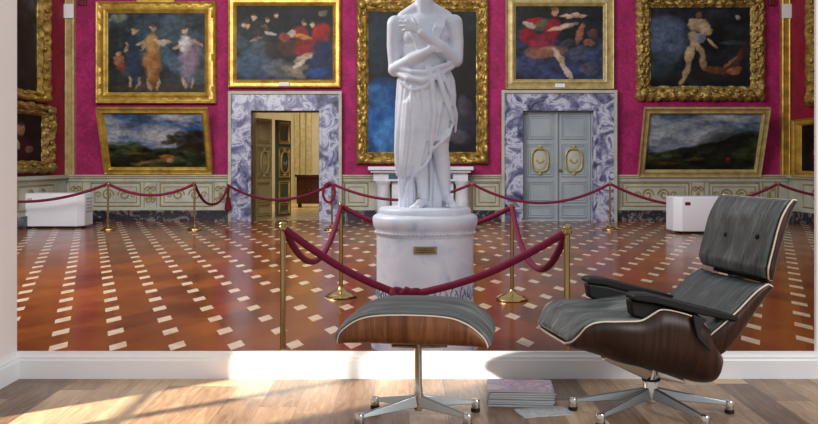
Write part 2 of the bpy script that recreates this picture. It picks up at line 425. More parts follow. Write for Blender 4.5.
# ------------------------------------------------------------------ paintings
def fig(img,uu,vv,blobs):
    global WU,WV
    if WU is None or WU.shape!=uu.shape: WU=fbm(uu,vv,9,2.2)*.022+fbm(uu,vv,26,5.1)*.010; WV=fbm(uu,vv,9,8.8)*.022+fbm(uu,vv,26,3.3)*.010
    uu=uu+WU; vv=vv+WV
    for (cx,cy,rx,ry,ang,col,al) in blobs:
        a=math.radians(ang); dx=uu-cx; dy=vv-cy
        x=(dx*math.cos(a)+dy*math.sin(a))/rx; y=(-dx*math.sin(a)+dy*math.cos(a))/ry
        d=x*x+y*y; m=np.clip((1.2-d)*1.8,0,1)*al if max(rx,ry)<.17 else np.clip(1.35-d,0,1)**.7*al
        sh=1+.3*np.clip(-x*.5+y*.4,-1,1)+.9*WU/.03*.3
        c=np.array(s2l(col)); img[:]=img*(1-m[...,None])+c*sh[...,None]*m[...,None]
WU=WV=None
def fbm(uu,vv,sc,seed,ax=1.):
    out=np.zeros_like(uu)
    for i in range(uu.shape[0]):
        for j in range(uu.shape[1]): out[i,j]=noise.fractal(Vector((uu[i,j]*sc*ax+seed,vv[i,j]*sc+seed*2,seed)),1.0,2.0,5)
    return out
def person(x,y,hh,robe,skin=(206,176,146),lean=0,second=None,arm=0):
    """standing painted figure: x, foot y, height, all in canvas units (v up)"""
    a=[(x+lean*.5*hh,y+.38*hh,.10*hh,.36*hh,-lean*40,robe,.95),(x+lean*.8*hh,y+.68*hh,.09*hh,.16*hh,-lean*40,second or robe,.95),
       (x+lean*hh,y+.92*hh,.045*hh,.065*hh,0,skin,.95),(x+lean*hh,y+.965*hh,.05*hh,.035*hh,0,(70,48,32),.8),
       (x-.05*hh+lean*.1,y+.06*hh,.022*hh,.10*hh,8,skin,.8),(x+.06*hh,y+.06*hh,.022*hh,.10*hh,-8,skin,.8),
       (x+lean*.8*hh+.12*hh,y+.72*hh,.12*hh,.028*hh,arm,skin,.85),(x+lean*.8*hh-.10*hh,y+.66*hh,.09*hh,.028*hh,arm+60,skin,.7)]
    return a
def paint(kind,uu,vv):
    n=fbm(uu,vv,3,1.7*(len(kind)+3)); n2=fbm(uu,vv,9,4.1)
    img=np.zeros(uu.shape+(3,))
    def base(top,bot,amt=.5):
        t=vv[...,None]; c=np.array(s2l(bot))*(1-t)+np.array(s2l(top))*t
        img[:]=c*np.clip(1+n[...,None]*amt*1.6+n2[...,None]*amt,.1,3)
    if kind=='three':
        base((62,78,88),(48,46,44),.7)
        fig(img,uu,vv,[(.1,.93,.12,.05,10,(136,146,124),.8),(.06,.5,.06,.4,0,(36,38,34),.8),(.5,.6,.25,.3,0,(74,98,116),.5),(.7,.75,.2,.15,0,(96,116,128),.5),(.5,.05,.5,.06,0,(84,70,56),.7)])
        fig(img,uu,vv,[(.12,.40,.055,.07,0,(190,132,96),.8),(.14,.33,.05,.05,0,(150,60,44),.8),(.12,.49,.03,.03,0,(208,160,130),.8)]+person(.27,.09,.74,(34,52,74),second=(40,62,80),arm=20)+[(.27,.3,.06,.2,8,(52,72,96),.6)]
            +person(.46,.05,.82,(176,122,62),second=(192,150,92),arm=-10)+[(.55,.62,.06,.04,-30,(222,218,206),.7),(.42,.2,.03,.14,0,(196,150,112),.6)]
            +person(.82,.08,.76,(140,132,150),lean=-.03,second=(212,208,206),arm=150)+[(.86,.42,.08,.2,-10,(158,132,152),.8),(.66,.4,.08,.2,30,(98,128,150),.6),(.93,.2,.1,.1,30,(112,128,136),.5)])
    elif kind=='group':
        base((30,24,22),(44,54,72),.7)
        fig(img,uu,vv,[(.15,.55,.16,.25,0,(96,116,132),.7),(.2,.2,.25,.2,20,(84,108,134),.7),(.45,.15,.2,.12,-20,(136,138,142),.5),(.6,.1,.15,.06,-30,(176,160,134),.6),(.9,.2,.15,.2,0,(46,62,104),.7)])
        fig(img,uu,vv,[(.1,.55,.08,.16,0,(70,84,92),.8),(.21,.66,.07,.14,10,(84,54,38),.8),(.31,.62,.07,.12,-10,(60,62,50),.8),(.28,.42,.12,.1,10,(86,96,104),.7),(.4,.4,.1,.14,20,(60,42,36),.8),(.6,.44,.1,.1,-30,(110,60,44),.8),(.3,.7,.06,.02,-30,(190,150,110),.7),(.2,.55,.07,.018,20,(190,156,130),.7),(.62,.14,.14,.05,20,(150,136,112),.7),(.45,.1,.12,.05,0,(110,112,110),.6)])
        for hx,hy in ((.08,.74),(.19,.84),(.31,.8),(.42,.86),(.70,.76),(.79,.74),(.12,.72)):
            fig(img,uu,vv,[(hx,hy-.09,.07,.09,0,(44,38,36),.6),(hx,hy,.024,.045,0,(218,186,160),.95),(hx,hy+.035,.03,.02,0,(72,44,30),.8)])
        fig(img,uu,vv,[(.42,.70,.06,.07,0,(30,30,34),.9),(.36,.62,.07,.025,-20,(222,214,204),.9),(.66,.63,.09,.1,20,(156,32,36),.9),(.57,.62,.05,.05,40,(214,206,196),.8),(.88,.63,.09,.14,-10,(176,26,32),.95),(.72,.45,.16,.12,30,(160,30,42),.9),
            (.7,.58,.1,.03,-10,(206,152,60),.8),(.7,.3,.05,.12,-55,(206,178,156),.85),(.52,.45,.1,.12,10,(92,58,40),.8),(.5,.58,.05,.06,0,(196,92,60),.6),(.88,.4,.09,.15,0,(40,48,92),.8),(.85,.1,.12,.06,15,(44,88,160),.8),(.66,.22,.09,.03,40,(224,210,186),.8),(.9,.88,.06,.04,30,(150,140,110),.6)])
    elif kind=='centre':
        base((30,38,40),(26,26,34),.8)
        fig(img,uu,vv,[(.12,.75,.16,.2,0,(38,62,74),.7),(.14,.18,.22,.32,0,(40,104,176),.9),(.2,.1,.15,.15,20,(86,146,204),.7),(.1,.38,.12,.1,-30,(66,120,170),.6),(.8,.5,.2,.4,0,(44,30,28),.8),(.87,.2,.14,.14,20,(70,66,84),.7),(.82,.11,.1,.05,0,(110,100,110),.6),(.88,.33,.06,.08,40,(92,84,100),.6),(.5,.9,.4,.06,0,(30,34,34),.7)])
    elif kind=='reach':
        base((40,42,40),(58,72,108),.6)
        fig(img,uu,vv,[(.8,.7,.2,.3,0,(34,38,42),.8),(.2,.9,.2,.1,0,(46,44,32),.8),(.35,.2,.35,.2,10,(72,74,112),.6),(.14,.60,.11,.12,20,(150,22,46),.95),(.22,.78,.12,.06,10,(176,34,54),.9),(.16,.74,.08,.04,-20,(214,204,190),.8),(.42,.68,.09,.15,-20,(168,30,56),.9),(.3,.5,.16,.12,20,(158,40,66),.8),
            (.38,.38,.2,.07,8,(170,128,100),.8),(.26,.36,.16,.08,0,(150,100,84),.7),(.46,.92,.045,.06,0,(206,160,130),.95),(.44,.96,.055,.03,-15,(128,84,40),.9),(.55,.72,.17,.032,18,(226,196,170),.9),(.66,.86,.16,.03,3,(220,190,160),.9),(.30,.74,.07,.10,-30,(116,112,84),.8),
            (.5,.3,.035,.16,28,(210,180,156),.9),(.58,.11,.04,.13,32,(222,200,186),.9),(.74,.62,.04,.16,-12,(176,116,92),.75),(.84,.5,.07,.05,0,(168,112,92),.7),(.88,.62,.05,.07,0,(120,84,80),.7),(.72,.35,.14,.1,30,(96,100,118),.6),(.6,.5,.1,.06,10,(96,96,110),.5),(.85,.15,.12,.1,0,(110,100,112),.5)])
    elif kind=='night':
        base((36,40,48),(26,32,38),.7)
        fig(img,uu,vv,[(.16,.6,.22,.28,0,(104,122,148),.75),(.1,.3,.15,.2,0,(60,76,88),.6),(.88,.86,.03,.04,0,(190,190,170),.6),(.82,.55,.12,.03,0,(70,96,100),.5),(.6,.12,.4,.06,0,(44,38,32),.7)])
        fig(img,uu,vv,[(.46,.78,.09,.08,-20,(196,172,140),.95),(.54,.74,.06,.12,25,(204,180,146),.9),(.62,.54,.08,.02,-50,(196,166,130),.9),(.44,.60,.05,.10,10,(180,158,132),.9),(.40,.42,.04,.16,-10,(196,172,136),.9),(.35,.18,.03,.16,-12,(188,162,126),.9),(.5,.46,.035,.12,20,(190,164,128),.85),(.53,.28,.03,.1,18,(180,150,116),.8),(.50,.90,.035,.045,0,(120,92,70),.9),(.5,.62,.05,.06,0,(150,160,176),.7),
            (.68,.2,.16,.05,-8,(112,70,48),.85),(.84,.2,.08,.06,20,(168,112,76),.9),(.88,.35,.03,.14,-20,(104,62,44),.8),(.8,.3,.02,.1,-40,(160,110,78),.8),(.95,.45,.03,.15,0,(70,44,38),.7)])
    elif kind in('land1','land2'):
        sky=np.array(s2l((74,112,160) if kind=='land1' else (100,124,152))); cl=np.array(s2l((198,200,204) if kind=='land1' else (196,204,210)))
        cm=np.clip(.5+fbm(uu+vv*.6,vv,3.2,7.7,.8)*1.1,0,1)[...,None]; img[:]=sky*(1-cm)+cl*cm
        hz=.42+.03*np.sin(uu*7)+(.10*n if kind=='land1' else (-.12+.72*np.clip(uu-.2,0,.55)+.08*n))
        g=np.clip((hz-vv)*30,0,1)[...,None]; gr=np.array(s2l((58,66,44)))*np.clip(1+n2[...,None]*1.4+n[...,None],.2,3); img[:]=img*(1-g)+gr*g
        if kind=='land1':
            fig(img,uu,vv,[(.66,.54,.05,.08,20,(52,54,28),.8),(.76,.62,.06,.07,-20,(58,60,32),.8),(.84,.56,.05,.06,30,(44,46,26),.8),(.95,.62,.06,.07,0,(50,44,28),.8),(.62,.46,.07,.05,0,(40,46,26),.8),(.35,.85,.22,.07,35,(64,74,92),.7),(.2,.46,.2,.03,0,(70,92,84),.7),(.2,.40,.25,.03,0,(104,112,72),.6),(.73,.52,.07,.10,10,(44,46,24),.85),(.9,.5,.12,.22,0,(40,34,24),.9),(.8,.42,.1,.08,0,(58,46,24),.8),(.25,.15,.3,.1,0,(44,38,26),.8),(.48,.12,.25,.035,15,(150,122,72),.8),(.6,.2,.08,.04,0,(178,120,60),.8),(.62,.13,.04,.04,0,(196,160,120),.7),(.3,.26,.12,.03,0,(130,96,50),.7),(.9,.15,.12,.08,0,(50,56,34),.8)])
        else:
            fig(img,uu,vv,[(.3,.8,.25,.08,30,(178,184,190),.6),(.72,.5,.25,.22,15,(30,36,32),.85),(.35,.35,.2,.06,10,(40,46,40),.8),(.5,.12,.5,.12,0,(30,28,24),.8),(.75,.2,.02,.04,0,(170,40,40),.9),(.2,.12,.1,.03,0,(104,80,50),.7),(.45,.2,.1,.03,10,(110,96,62),.6),(.15,.5,.15,.05,0,(116,126,136),.6)])
    elif kind=='side1':
        base((92,100,104),(30,28,22),.6); fig(img,uu,vv,[(.75,.95,.3,.12,0,(126,134,138),.7),(.8,.5,.2,.25,0,(38,46,30),.8),(.5,.3,.4,.3,0,(28,28,20),.7)])
    else:
        base((28,22,22),(22,18,18),.5); fig(img,uu,vv,[(.5,.68,.1,.14,0,(186,140,110),.85),(.5,.3,.25,.25,0,(86,28,26),.7),(.42,.35,.05,.12,20,(210,200,190),.7),(.5,.8,.12,.06,0,(40,26,18),.8),(.7,.25,.1,.08,20,(150,110,90),.7)])
    n3=fbm(uu,vv,24,6.6); img=img*(1+.3*n2[...,None]+.4*n3[...,None])
    return np.clip(img,0,1)**1.12*.78

def sweep_frame(w,h,fw,prof,nseg,disp=0,seed=0,scal=0):
    """mitred frame around a w x h outer rectangle in the x/z plane, front toward -y; prof: (t 0..1 across, height)"""
    mb=MB(); per=[]
    cn=[(-w/2,-h/2),(w/2,-h/2),(w/2,h/2),(-w/2,h/2)]
    for k in range(4):
        a=cn[k]; b=cn[(k+1)%4]; L=math.hypot(b[0]-a[0],b[1]-a[1]); n=max(2,int(nseg*L/(w+h)*2))
        for i in range(n): per.append((k,i/n,L))
    m=len(prof); N=len(per); vs=[]; fs=[]
    for (k,t,L) in per:
        a=cn[k]; b=cn[(k+1)%4]
        for j,(q,hh) in enumerate(prof):
            ins=q*fw
            def inset(c): return (c[0]-math.copysign(ins,c[0]), c[1]-math.copysign(ins,c[1]))
            A=inset(a);Bq=inset(b); x=A[0]+(Bq[0]-A[0])*t; z=A[1]+(Bq[1]-A[1])*t; y=-hh
            if disp and 0<j<m-1:
                s=t*L
                e=noise.noise(Vector((x*7+seed,z*7,q*3)))*disp + .6*disp*math.sin(s*22+q*9)*math.sin(q*PI)
                y-=e
            if scal and j in (0,1,2):
                e=scal*(math.sin(t*L*16)+.6*noise.noise(Vector((x*9,z*9,seed))))
                if k in(0,2): z+=math.copysign(e,z)*1
                else: x+=math.copysign(e,x)
            vs.append((x,y,z))
    for i in range(N):
        i2=(i+1)%N
        for j in range(m): fs.append((i*m+j,i2*m+j,i2*m+(j+1)%m,i*m+(j+1)%m))
    return mb.add(vs,fs)
PF_FLAT=[(0,0),(0,.09),(.06,.13),(.16,.12),(.24,.09),(.6,.085),(.7,.11),(.8,.10),(.93,.05),(1,.04),(1,0)]
PF_CARV=[(0,0),(0,.07),(.05,.10),(.12,.15),(.22,.17),(.34,.16),(.46,.12),(.58,.09),(.68,.11),(.78,.12),(.88,.08),(.95,.05),(1,.04),(1,0)]
def painting(kind,center,w,h,fw,label,gm,style='flat',lean=0,rz=0,plate=None,name='painting',cw=None,ch=None,crest=False):
    root=thing(name,label,'painting',center,rz)
    root.rotation_euler=(lean,0,rz)
    if style=='carved': fr=sweep_frame(w,h,fw,PF_CARV,300,.03,R.random()*9)
    elif style=='scallop': fr=sweep_frame(w,h,fw,PF_CARV,300,.06,3.3,.035)
    else: fr=sweep_frame(w,h,fw,PF_FLAT,60,.0015)
    f=fr.build('frame',gm,root,smooth=True,angle=50)
    if style!='flat':
        mb=MB(); # applied leaves and corner shells
        per=[(-w/2+fw*.45,-h/2+fw*.45),(w/2-fw*.45,-h/2+fw*.45),(w/2-fw*.45,h/2-fw*.45),(-w/2+fw*.45,h/2-fw*.45)]
        for k in range(4):
            a=per[k]; b=per[(k+1)%4]; L=math.hypot(b[0]-a[0],b[1]-a[1]); n=int(L/(.21 if style=='carved' else .17))
            for i in range(n):
                t=i/n; x=a[0]+(b[0]-a[0])*t; z=a[1]+(b[1]-a[1])*t; s=fw*(.36 if i==0 else .17 if i%2 else .12); off_=fw*.2*math.sin(i*2.1); x+=off_*(k%2); z+=off_*(1-k%2)
                along=(s*1.3,.035,s*.8) if k%2==0 else (s*.8,.035,s*1.3)
                mb.ball((x,-.15,z),along if i else (s,.07,s),8)
        mb.build('carved_leaves',M['golddark'] if style=='scallop' else gm,f,smooth=True,angle=80)
    if crest:
        MB().box(-.5*w*.32,.5*w*.32,-.15,-.02,h/2-fw*.18,h/2+.03).build('top_crest',gm,root,bevel=.02)
    cw=w-2*fw+.02; ch=h-2*fw+.02; nx=130; nz=max(20,int(130*ch/cw)) if ch<cw*1.6 else 170
    uu,vv=np.meshgrid(np.linspace(0,1,nx+1),np.linspace(0,1,nz+1)); img=paint(kind,uu,vv)
    vs=[((u-.5)*cw,-.035,(v-.5)*ch) for v in np.linspace(0,1,nz+1) for u in np.linspace(0,1,nx+1)]
    fs=[(j*(nx+1)+i,j*(nx+1)+i+1,(j+1)*(nx+1)+i+1,(j+1)*(nx+1)+i) for j in range(nz) for i in range(nx)]
    k=len(vs); vs += [(-cw/2,-.005,-ch/2),(cw/2,-.005,-ch/2),(cw/2,-.005,ch/2),(-cw/2,-.005,ch/2)]; fs.append((k,k+3,k+2,k+1))
    cv=MB().add(vs,fs).build('canvas',M['canvas'],root)
    ca=cv.data.color_attributes.new('paint','FLOAT_COLOR','POINT')
    flat=np.ones((len(vs),4)); flat[:k,:3]=img.reshape(-1,3); ca.data.foreach_set('color',flat.ravel())
    if plate: MB().box(-.12,.12,-.14,-.125,-h/2+fw*.2,-h/2+fw*.2+.09).build('title_plate',M['card'],root)
    return root
def wallp(kind,o0,o1,t,b,fwpx,label,gm,style='flat',lean=0,plate=None,crest=False,off=.02):
    a=B(o0,b); c=B(o1,t); w=c.x-a.x; h=c.z-a.z
    ctr=Vector(((a.x+c.x)/2,BACK-off-(abs(lean)>0)*math.sin(lean)*h/2,(a.z+c.z)/2))
    return painting(kind,ctr,w,h,fwpx*BACK/F,label,gm,style,lean,0,plate,crest=crest)
wallp('three',97.5,217,2,104,11.5,'large painting of three standing robed figures in a broad gilt frame',M['goldflat'],crest=True,off=.03)
wallp('group',229,341,-2,88,8,'painting of a crowded group with red robed figures, above the open doorway',M['goldflat'],plate=1)
wallp('centre',356.5,488,0,164,12,'tall dark and blue painting in a carved gilt frame directly behind the marble statue',M['gold'],'carved')
wallp('reach',505,613,-4,90,10.5,'painting of a red cloaked figure reaching out both arms, above the closed grey double door',M['goldpale'],plate=1)
wallp('night',636,763,-6,100,14,'dark painting of a pale bending figure in a heavily carved scalloped gilt frame',M['golddark'],'scallop')
LEAN=.36
def leaning(kind,px0,px1,t,b,fw,label,gm):
    # bottom edge on the wall, top leaning forward into the room
    a=B(px0,b); c=B(px1,b); w=c.x-a.x; H=(1.44-0)*0+ (EYE-(t-HOR)*(BACK-.6)/F)-a.z
    L=math.hypot(H,.6); ang=math.asin(.6/L)
    ctr=Vector(((a.x+c.x)/2,BACK-.03-.3,a.z+H/2))
    return painting(kind,ctr,w,L,fw*BACK/F,label,gm,'flat',ang,0)
leaning('land1',106,214,107,172.5,6.5,'landscape painting with blue cloudy sky tilted forward off the wall below the three figures',M['goldflat'])
leaning('land2',637,759,107,175.5,7,'dark stormy landscape painting tilted forward off the wall below the scalloped gilt frame',M['goldpale'])
def sidep(kind,side,pn,Ynear,t,b,fw,label,gm,style):
    X=XL if side<0 else XR; Yf=F*abs(X)/abs(pn-CX)
    zt_=EYE-(t-HOR)*Yf/F; zb_=EYE-(b-HOR)*Yf/F; w=Yf-Ynear
    p=painting(kind,(X-side*.02,(Yf+Ynear)/2,(zt_+zb_)/2),w/2.5,zt_-zb_,fw,label,gm,style,0,PI/2 if side<0 else -PI/2)
    p.scale=(2.5,1,1); return p
sidep('side1',-1,45,16.4,-30,103.5,.23,'upper landscape painting in a carved gilt frame on the left side wall',M['gold'],'carved')
sidep('side2',-1,49.5,17.3,107,171,.24,'lower dark painting in a deeply carved gilt frame on the left side wall',M['golddark'],'scallop')
sidep('side1',1,811,17.5,-30,107,.3,'upper painting in a carved gilt frame on the right side wall',M['gold'],'carved')
sidep('side2',1,797,18.6,120,177,.15,'lower dark portrait in a gilt frame on the right side wall',M['goldflat'],'flat')

# ------------------------------------------------------------------ marble chimneypiece behind the statue
cp=thing('chimneypiece','pale marble chimneypiece with two columns on the back wall behind the statue','chimneypiece',(B(420.5,0).x,BACK-.06,GF))
k=BACK/F
def cb(p0,p1,q0,q1,y0,y1,name,m,bev=.01):
    return MB().box((p0-420.5)*k,(p1-420.5)*k,-y1,-y0,(221-q1)*k,(221-q0)*k).build(name,m,cp,bevel=bev)
cb(369,472,166.5,170,0,.5,'mantel_shelf',M['whitemarble']); cb(371.5,469.5,170.2,172.5,0,.44,'shelf_moulding',M['whitemarble'])
cb(374,467,172.6,181,0,.34,'frieze',M['whitemarble'])
for a,b in ((389,404),(437,452)): cb(a,b,174,178.5,.341,.36,'inlay_panel',M['teal'],0)
for px in (383.5,461.5):
    MB().lathe([(.2,0),(.2,.1),(.16,.14),(.15,.2),(.165,.5),(.15,.86),(.17,.9),(.2,.95),(.2,.958)],20,((px-420.5)*k,-.22,0)).build('column',M['whitemarble'],cp,smooth=True)
cb(392,399,181.2,221,0,.2,'jamb',M['whitemarble']); cb(446,453,181.2,221,0,.2,'jamb',M['whitemarble'])
cb(399.2,445.8,181.2,221,0,.1,'fire_board',M['dado'])

# ------------------------------------------------------------------ white boxes
def whitebox(px0,px1,Y,htop,label,dx=.55,side=1):
    x0=(px0-CX)*Y/F; x1=(px1-CX)*Y/F; h=EYE-(htop-HOR)*Y/F-GF; w=x1-x0
    r=thing('white_cabinet',label,'cabinet',((x0+x1)/2,Y,GF),0,'white cabinets by the panelling')
    c=.13; d_=0 if side>0 else c; P=[(-w/2,0),(w/2,0),(w/2+c,.16),(w/2+c,.66),(-w/2-d_,.66),(-w/2-d_,.16)]
    MB().prism(P,.04,h,lambda p,z:Vector((p[0],p[1],z))).build('body',M['white'],r,bevel=.02)
    MB().box(-w/2+.03,w/2-.03,.05,.6,0,.039).build('plinth',M['rubber'],r)
    mb=MB()
    for i in range(5): mb.box(w/2+c+.001,w/2+c+.008,.24,.58,h*.45+i*.07,h*.45+i*.07+.03)
    mb.build('vent_grille',M['greywhite'],r)
    MB().box(-w/2+.06,-w/2+.16,-.012,-.001,h-.16,h-.1).build('badge',M['greywhite'] if side>0 else M['sensor'],r)
    return r
whitebox(24.5,76,19.2,193.5,'white cabinet with a side grille standing under the rope at the left wall')
whitebox(682,734,17.8,197,'white cabinet standing under the rope behind the lounge chair headrest',side=-1)

# ------------------------------------------------------------------ stanchions and ropes
def make_post():
    r=thing('rope_stanchion','x','stanchion')
    MB().lathe([(.165,0),(.17,.008),(.165,.02),(.14,.028),(.135,.035),(.11,.05),(.08,.06),(.05,.075),(.03,.10),(.024,.11)],32).build('base',M['brass'],r,smooth=True)
    MB().lathe([(.021,.111),(.021,.949)],16).build('pole',M['brass'],r,smooth=True)
    MB().lathe([(.024,.95),(.034,.955),(.034,.975),(.026,.982),(.026,.99),(.03,.994),(.024,1.003),(.01,1.008)],20).build('cap',M['brass'],r,smooth=True)
    return r
post0=make_post(); used=[False]
def copy_tree(o,parent=None):
    c=o.copy(); C.objects.link(c); c.parent=parent
    for ch in o.children: copy_tree(ch,c)
    return c
def post(px,Y,label,group):
    o=copy_tree(post0) if used[0] else post0
    used[0]=True
    o.location=((px-CX)*Y/F,Y,GF); tag(o,label,'stanchion',group); return Vector(o.location)
FY=18.8; g1='brass stanchions along the back wall'; g2='brass stanchions around the statue'
S={}
S['a']=post(108,FY,'brass stanchion beside the white cabinet at the left',g1)
S['b']=post(194.5,FY,'brass stanchion in front of the cloudy landscape, left of the open doorway',g1)
S['c']=post(332,FY,'brass stanchion by the right jamb of the open doorway, with a loop of rope',g1)
S['d']=post(472,FY,'far brass stanchion just right of the statue legs, before the chimneypiece',g1)
S['e']=post(610,FY,'brass stanchion before the right jamb of the closed grey door',g1)
S['f']=post(778,FY,'brass stanchion near the right corner, behind the chair headrest',g1)
N1=post(283,6.4,'nearest left brass stanchion in front of the statue, holding two crimson ropes',g2)
N2=post(341,9.53,'brass stanchion with round base left of the pedestal, behind the front post',g2)
N3=post(512,9.32,'brass stanchion with round base right of the pedestal, behind the front post',g2)
N4=post(567,6.06,'nearest right brass stanchion behind the front end of the lounge chair',g2)
def up(p,h=.965): return p+Vector((0,0,h))
def rope(A,Bp,sag,label,group,r=.024,path=None,hooks=True,power=2.0):
    o=thing('velvet_rope',label,'rope',(A+Bp)/2,0,group); mid=(A+Bp)/2
    pts=[]
    if path: pts=[p-mid for p in path]
    else:
        for i in range(33):
            t=i/32; p=A.lerp(Bp,t); p.z-=sag*(1-abs(2*t-1)**power); pts.append(p-mid)
    MB().tube(pts,r,10).build('rope',M['rope'],o,smooth=True)
    if hooks:
        for e,q in ((pts[0],pts[1]),(pts[-1],pts[-2])):
            d=(q-e).normalized(); MB().tube([e-d*.004,e+d*.022],r*1.08,10).build('hook',M['brass'],o,smooth=True)
    return o
gr='far ropes along the back wall'; gn='ropes around the statue'
L0=Vector(((-70-CX)*FY/F,FY,GF))
rope(Vector((XL+.05,FY,.10)),up(S['a']),.10,'far crimson rope drooping over the white cabinet at the left edge',gr,.03)
rope(up(S['a']),up(S['b']),.24,'far crimson rope below the cloudy landscape painting',gr,.03)
J=B(230.5,185,.26)
rope(up(S['b']),J,.44,'short crimson rope drooping steeply to the left jamb of the open doorway',gr,.03,power=2.4)
rope(J,up(S['c']),.34,'crimson rope hanging across the open doorway',gr,.03)
rope(up(S['c']),up(S['d']),.34,'far crimson rope passing behind the statue legs',gr,.03)
rope(up(S['d']),up(S['e']),.40,'crimson rope hanging across the closed grey double door',gr,.03)
rope(up(S['e']),up(S['f']),.46,'crimson rope drooping over the white cabinet at the right',gr,.03)
R0=Vector(((905-CX)*FY/F,FY,GF)); rope(up(S['f']),Vector((XR-.05,FY,.20)),.08,'far crimson rope descending to the right edge behind the headrest',gr,.03)
# loop of spare rope on the doorway stanchion
c=up(S['c'],.78)+Vector((-.06,-.06,0)); lp=[c+Vector((.12*math.cos(a),.0,.2*math.sin(a))) for a in [2*PI*i/24 for i in range(24)]]
tag(MB().tube(lp,.028,8,closed=True).build('rope_loop',M['rope'],smooth=True),'oval loop of spare crimson rope hung on the stanchion by the doorway','rope')
ts=thing('rope_tassel','crimson tassel hanging from the left jamb of the open doorway','tassel',tuple(J+Vector((0,-.03,-.02))))
MB().tube([(0,0,0),(0,0,-.25)],.02,8).build('cord',M['rope'],ts)
MB().lathe([(.03,-.58),(.085,-.56),(.07,-.4),(.05,-.32),(.06,-.29),(.03,-.251)],12).build('tassel_head',M['rope'],ts,smooth=True)
# front rope, knotted in the middle
K=W(404,296,6.36)
path=[]
A=up(N1); Z=up(N4)
for i in range(17):
    t=i/16; p=A.lerp(K,t); p.z-=.05*math.sin(PI*t); path.append(p)
for i in range(1,17):
    t=i/16; p=K.lerp(Z,t); p.z-=.07*math.sin(PI*t); path.append(p)
fr=rope(A,Z,0,'thick crimson front rope drooping in a V before the pedestal, knotted at its middle',gn,.027,path)
mid=(A+Z)/2; kk=K-mid; mb=MB()
pts=[]
for i in range(60):
    a=2*PI*i/60; pts.append(kk+Vector((.062*(math.sin(a)+1.1*math.sin(2*a))*.8+.01,-.02+.03*math.sin(3*a),.028*(math.cos(a)-1.4*math.cos(2*a)))))
mb.tube(pts,.024,8,closed=True)
mb.tube([kk+Vector((.03,-.03,.0)),kk+Vector((.06,-.05,.045)),kk+Vector((.02,-.05,.055)),kk+Vector((-.02,-.04,.02))],.022,8)
mb.tube([kk+Vector((-.02,-.02,-.01)),kk+Vector((-.07,-.03,-.035)),kk+Vector((-.13,-.03,-.03))],.022,8)
mb.build('knot',M['rope'],fr,smooth=True)
rope(up(N1)+Vector((0,.03,0)),up(N2),.40,'crimson rope drooping between the two left stanchions of the statue enclosure',gn,.026)
rope(up(N2),up(N3),.26,'crimson rope running behind the pedestal between the two rear stanchions',gn,.026)
rope(up(N3),up(N4)+Vector((0,.03,0)),.42,'crimson rope drooping between the two right stanchions of the statue enclosure',gn,.026,power=2.3)

# ------------------------------------------------------------------ pedestal
PY=7.04; PXc=(425-CX)*PY/F
ped=thing('pedestal','round white marble pedestal with a beaded cap and small plaque under the statue','pedestal',(PXc,PY,GF))
MB().lathe([(.42,0),(.42,.10),(.40,.12),(.385,.15),(.38,.17),(.378,.17)],72).build('foot_moulding',M['pedestal'],ped,smooth=True)
MB().lathe([(.378,.171),(.378,.86)],72).build('drum',M['pedestal'],ped,smooth=True)
MB().lathe([(.378,.861),(.385,.875),(.385,.905),(.392,.92),(.405,.94),(.41,.97),(.41,1.0),(.40,1.015),(.385,1.025),(.36,1.03)],72).build('cap',M['pedestal'],ped,smooth=True)
mb=MB()
for i in range(84):
    a=2*PI*i/84; mb.ball((.388*math.cos(a),.388*math.sin(a),.888),.0105,8)
mb.build('bead_band',M['whitemarble'],ped,smooth=True)
def onfront(px,py): # point on drum front
    x=(px-425)*.0075; return x,-math.sqrt(max(.378**2-x*x,0)),EYE-(py-HOR)*.0075-GF
mb=MB(); n=8
top=[onfront(413+23*i/n,245.5) for i in range(n+1)]; bot=[onfront(413+23*i/n,253) for i in range(n+1)]
vs=[];fs=[]
for (q,dz) in ((top,0),(bot,0)):
    for p in q: vs.append((p[0],p[1]-.004,p[2]))
    for p in q: vs.append((p[0]*1.0,p[1]-.016,p[2]))
m=n+1
for i in range(n):
    fs += [(m+i,m+i+1,3*m+i+1,3*m+i),(i,i+1,m+i+1,m+i),(2*m+i,2*m+i+1,3*m+i+1,3*m+i),(i,i+1,2*m+i+1,2*m+i)]
fs += [(0,m,3*m,2*m),(n,m+n,3*m+n,2*m+n)]
pl=mb.add(vs,fs).build('plaque',varied('aged_bronze',(120,100,66),(164,144,104),12,.4,.5),ped)
mb=MB()
for zz in (247.6,249.3,251): 
    q=[onfront(415.5+18*i/6,zz) for i in range(7)]; mb.tube([(p[0],p[1]-.0165,p[2]) for p in q],.0022,4)
mb.build('engraved_lines',M['rubber'],pl)
mb=MB()       # low carved leaf scroll on the drum
for i in range(26):
    a=2*PI*i/26; 
    for e,zz in ((1,.40),(-1,.46)):
        pts=[]
        for j in range(14):
            t=j/13; b=a+e*(.02+.07*math.sin(t*4.2)); z=zz+.05*math.cos(t*5)*(1-t*.5)+.02*e; rr=.379
            pts.append((rr*math.cos(b),rr*math.sin(b),z))
        mb.tube(pts,.005,5)
mb.build('carved_scroll',M['marblepurple'],ped)

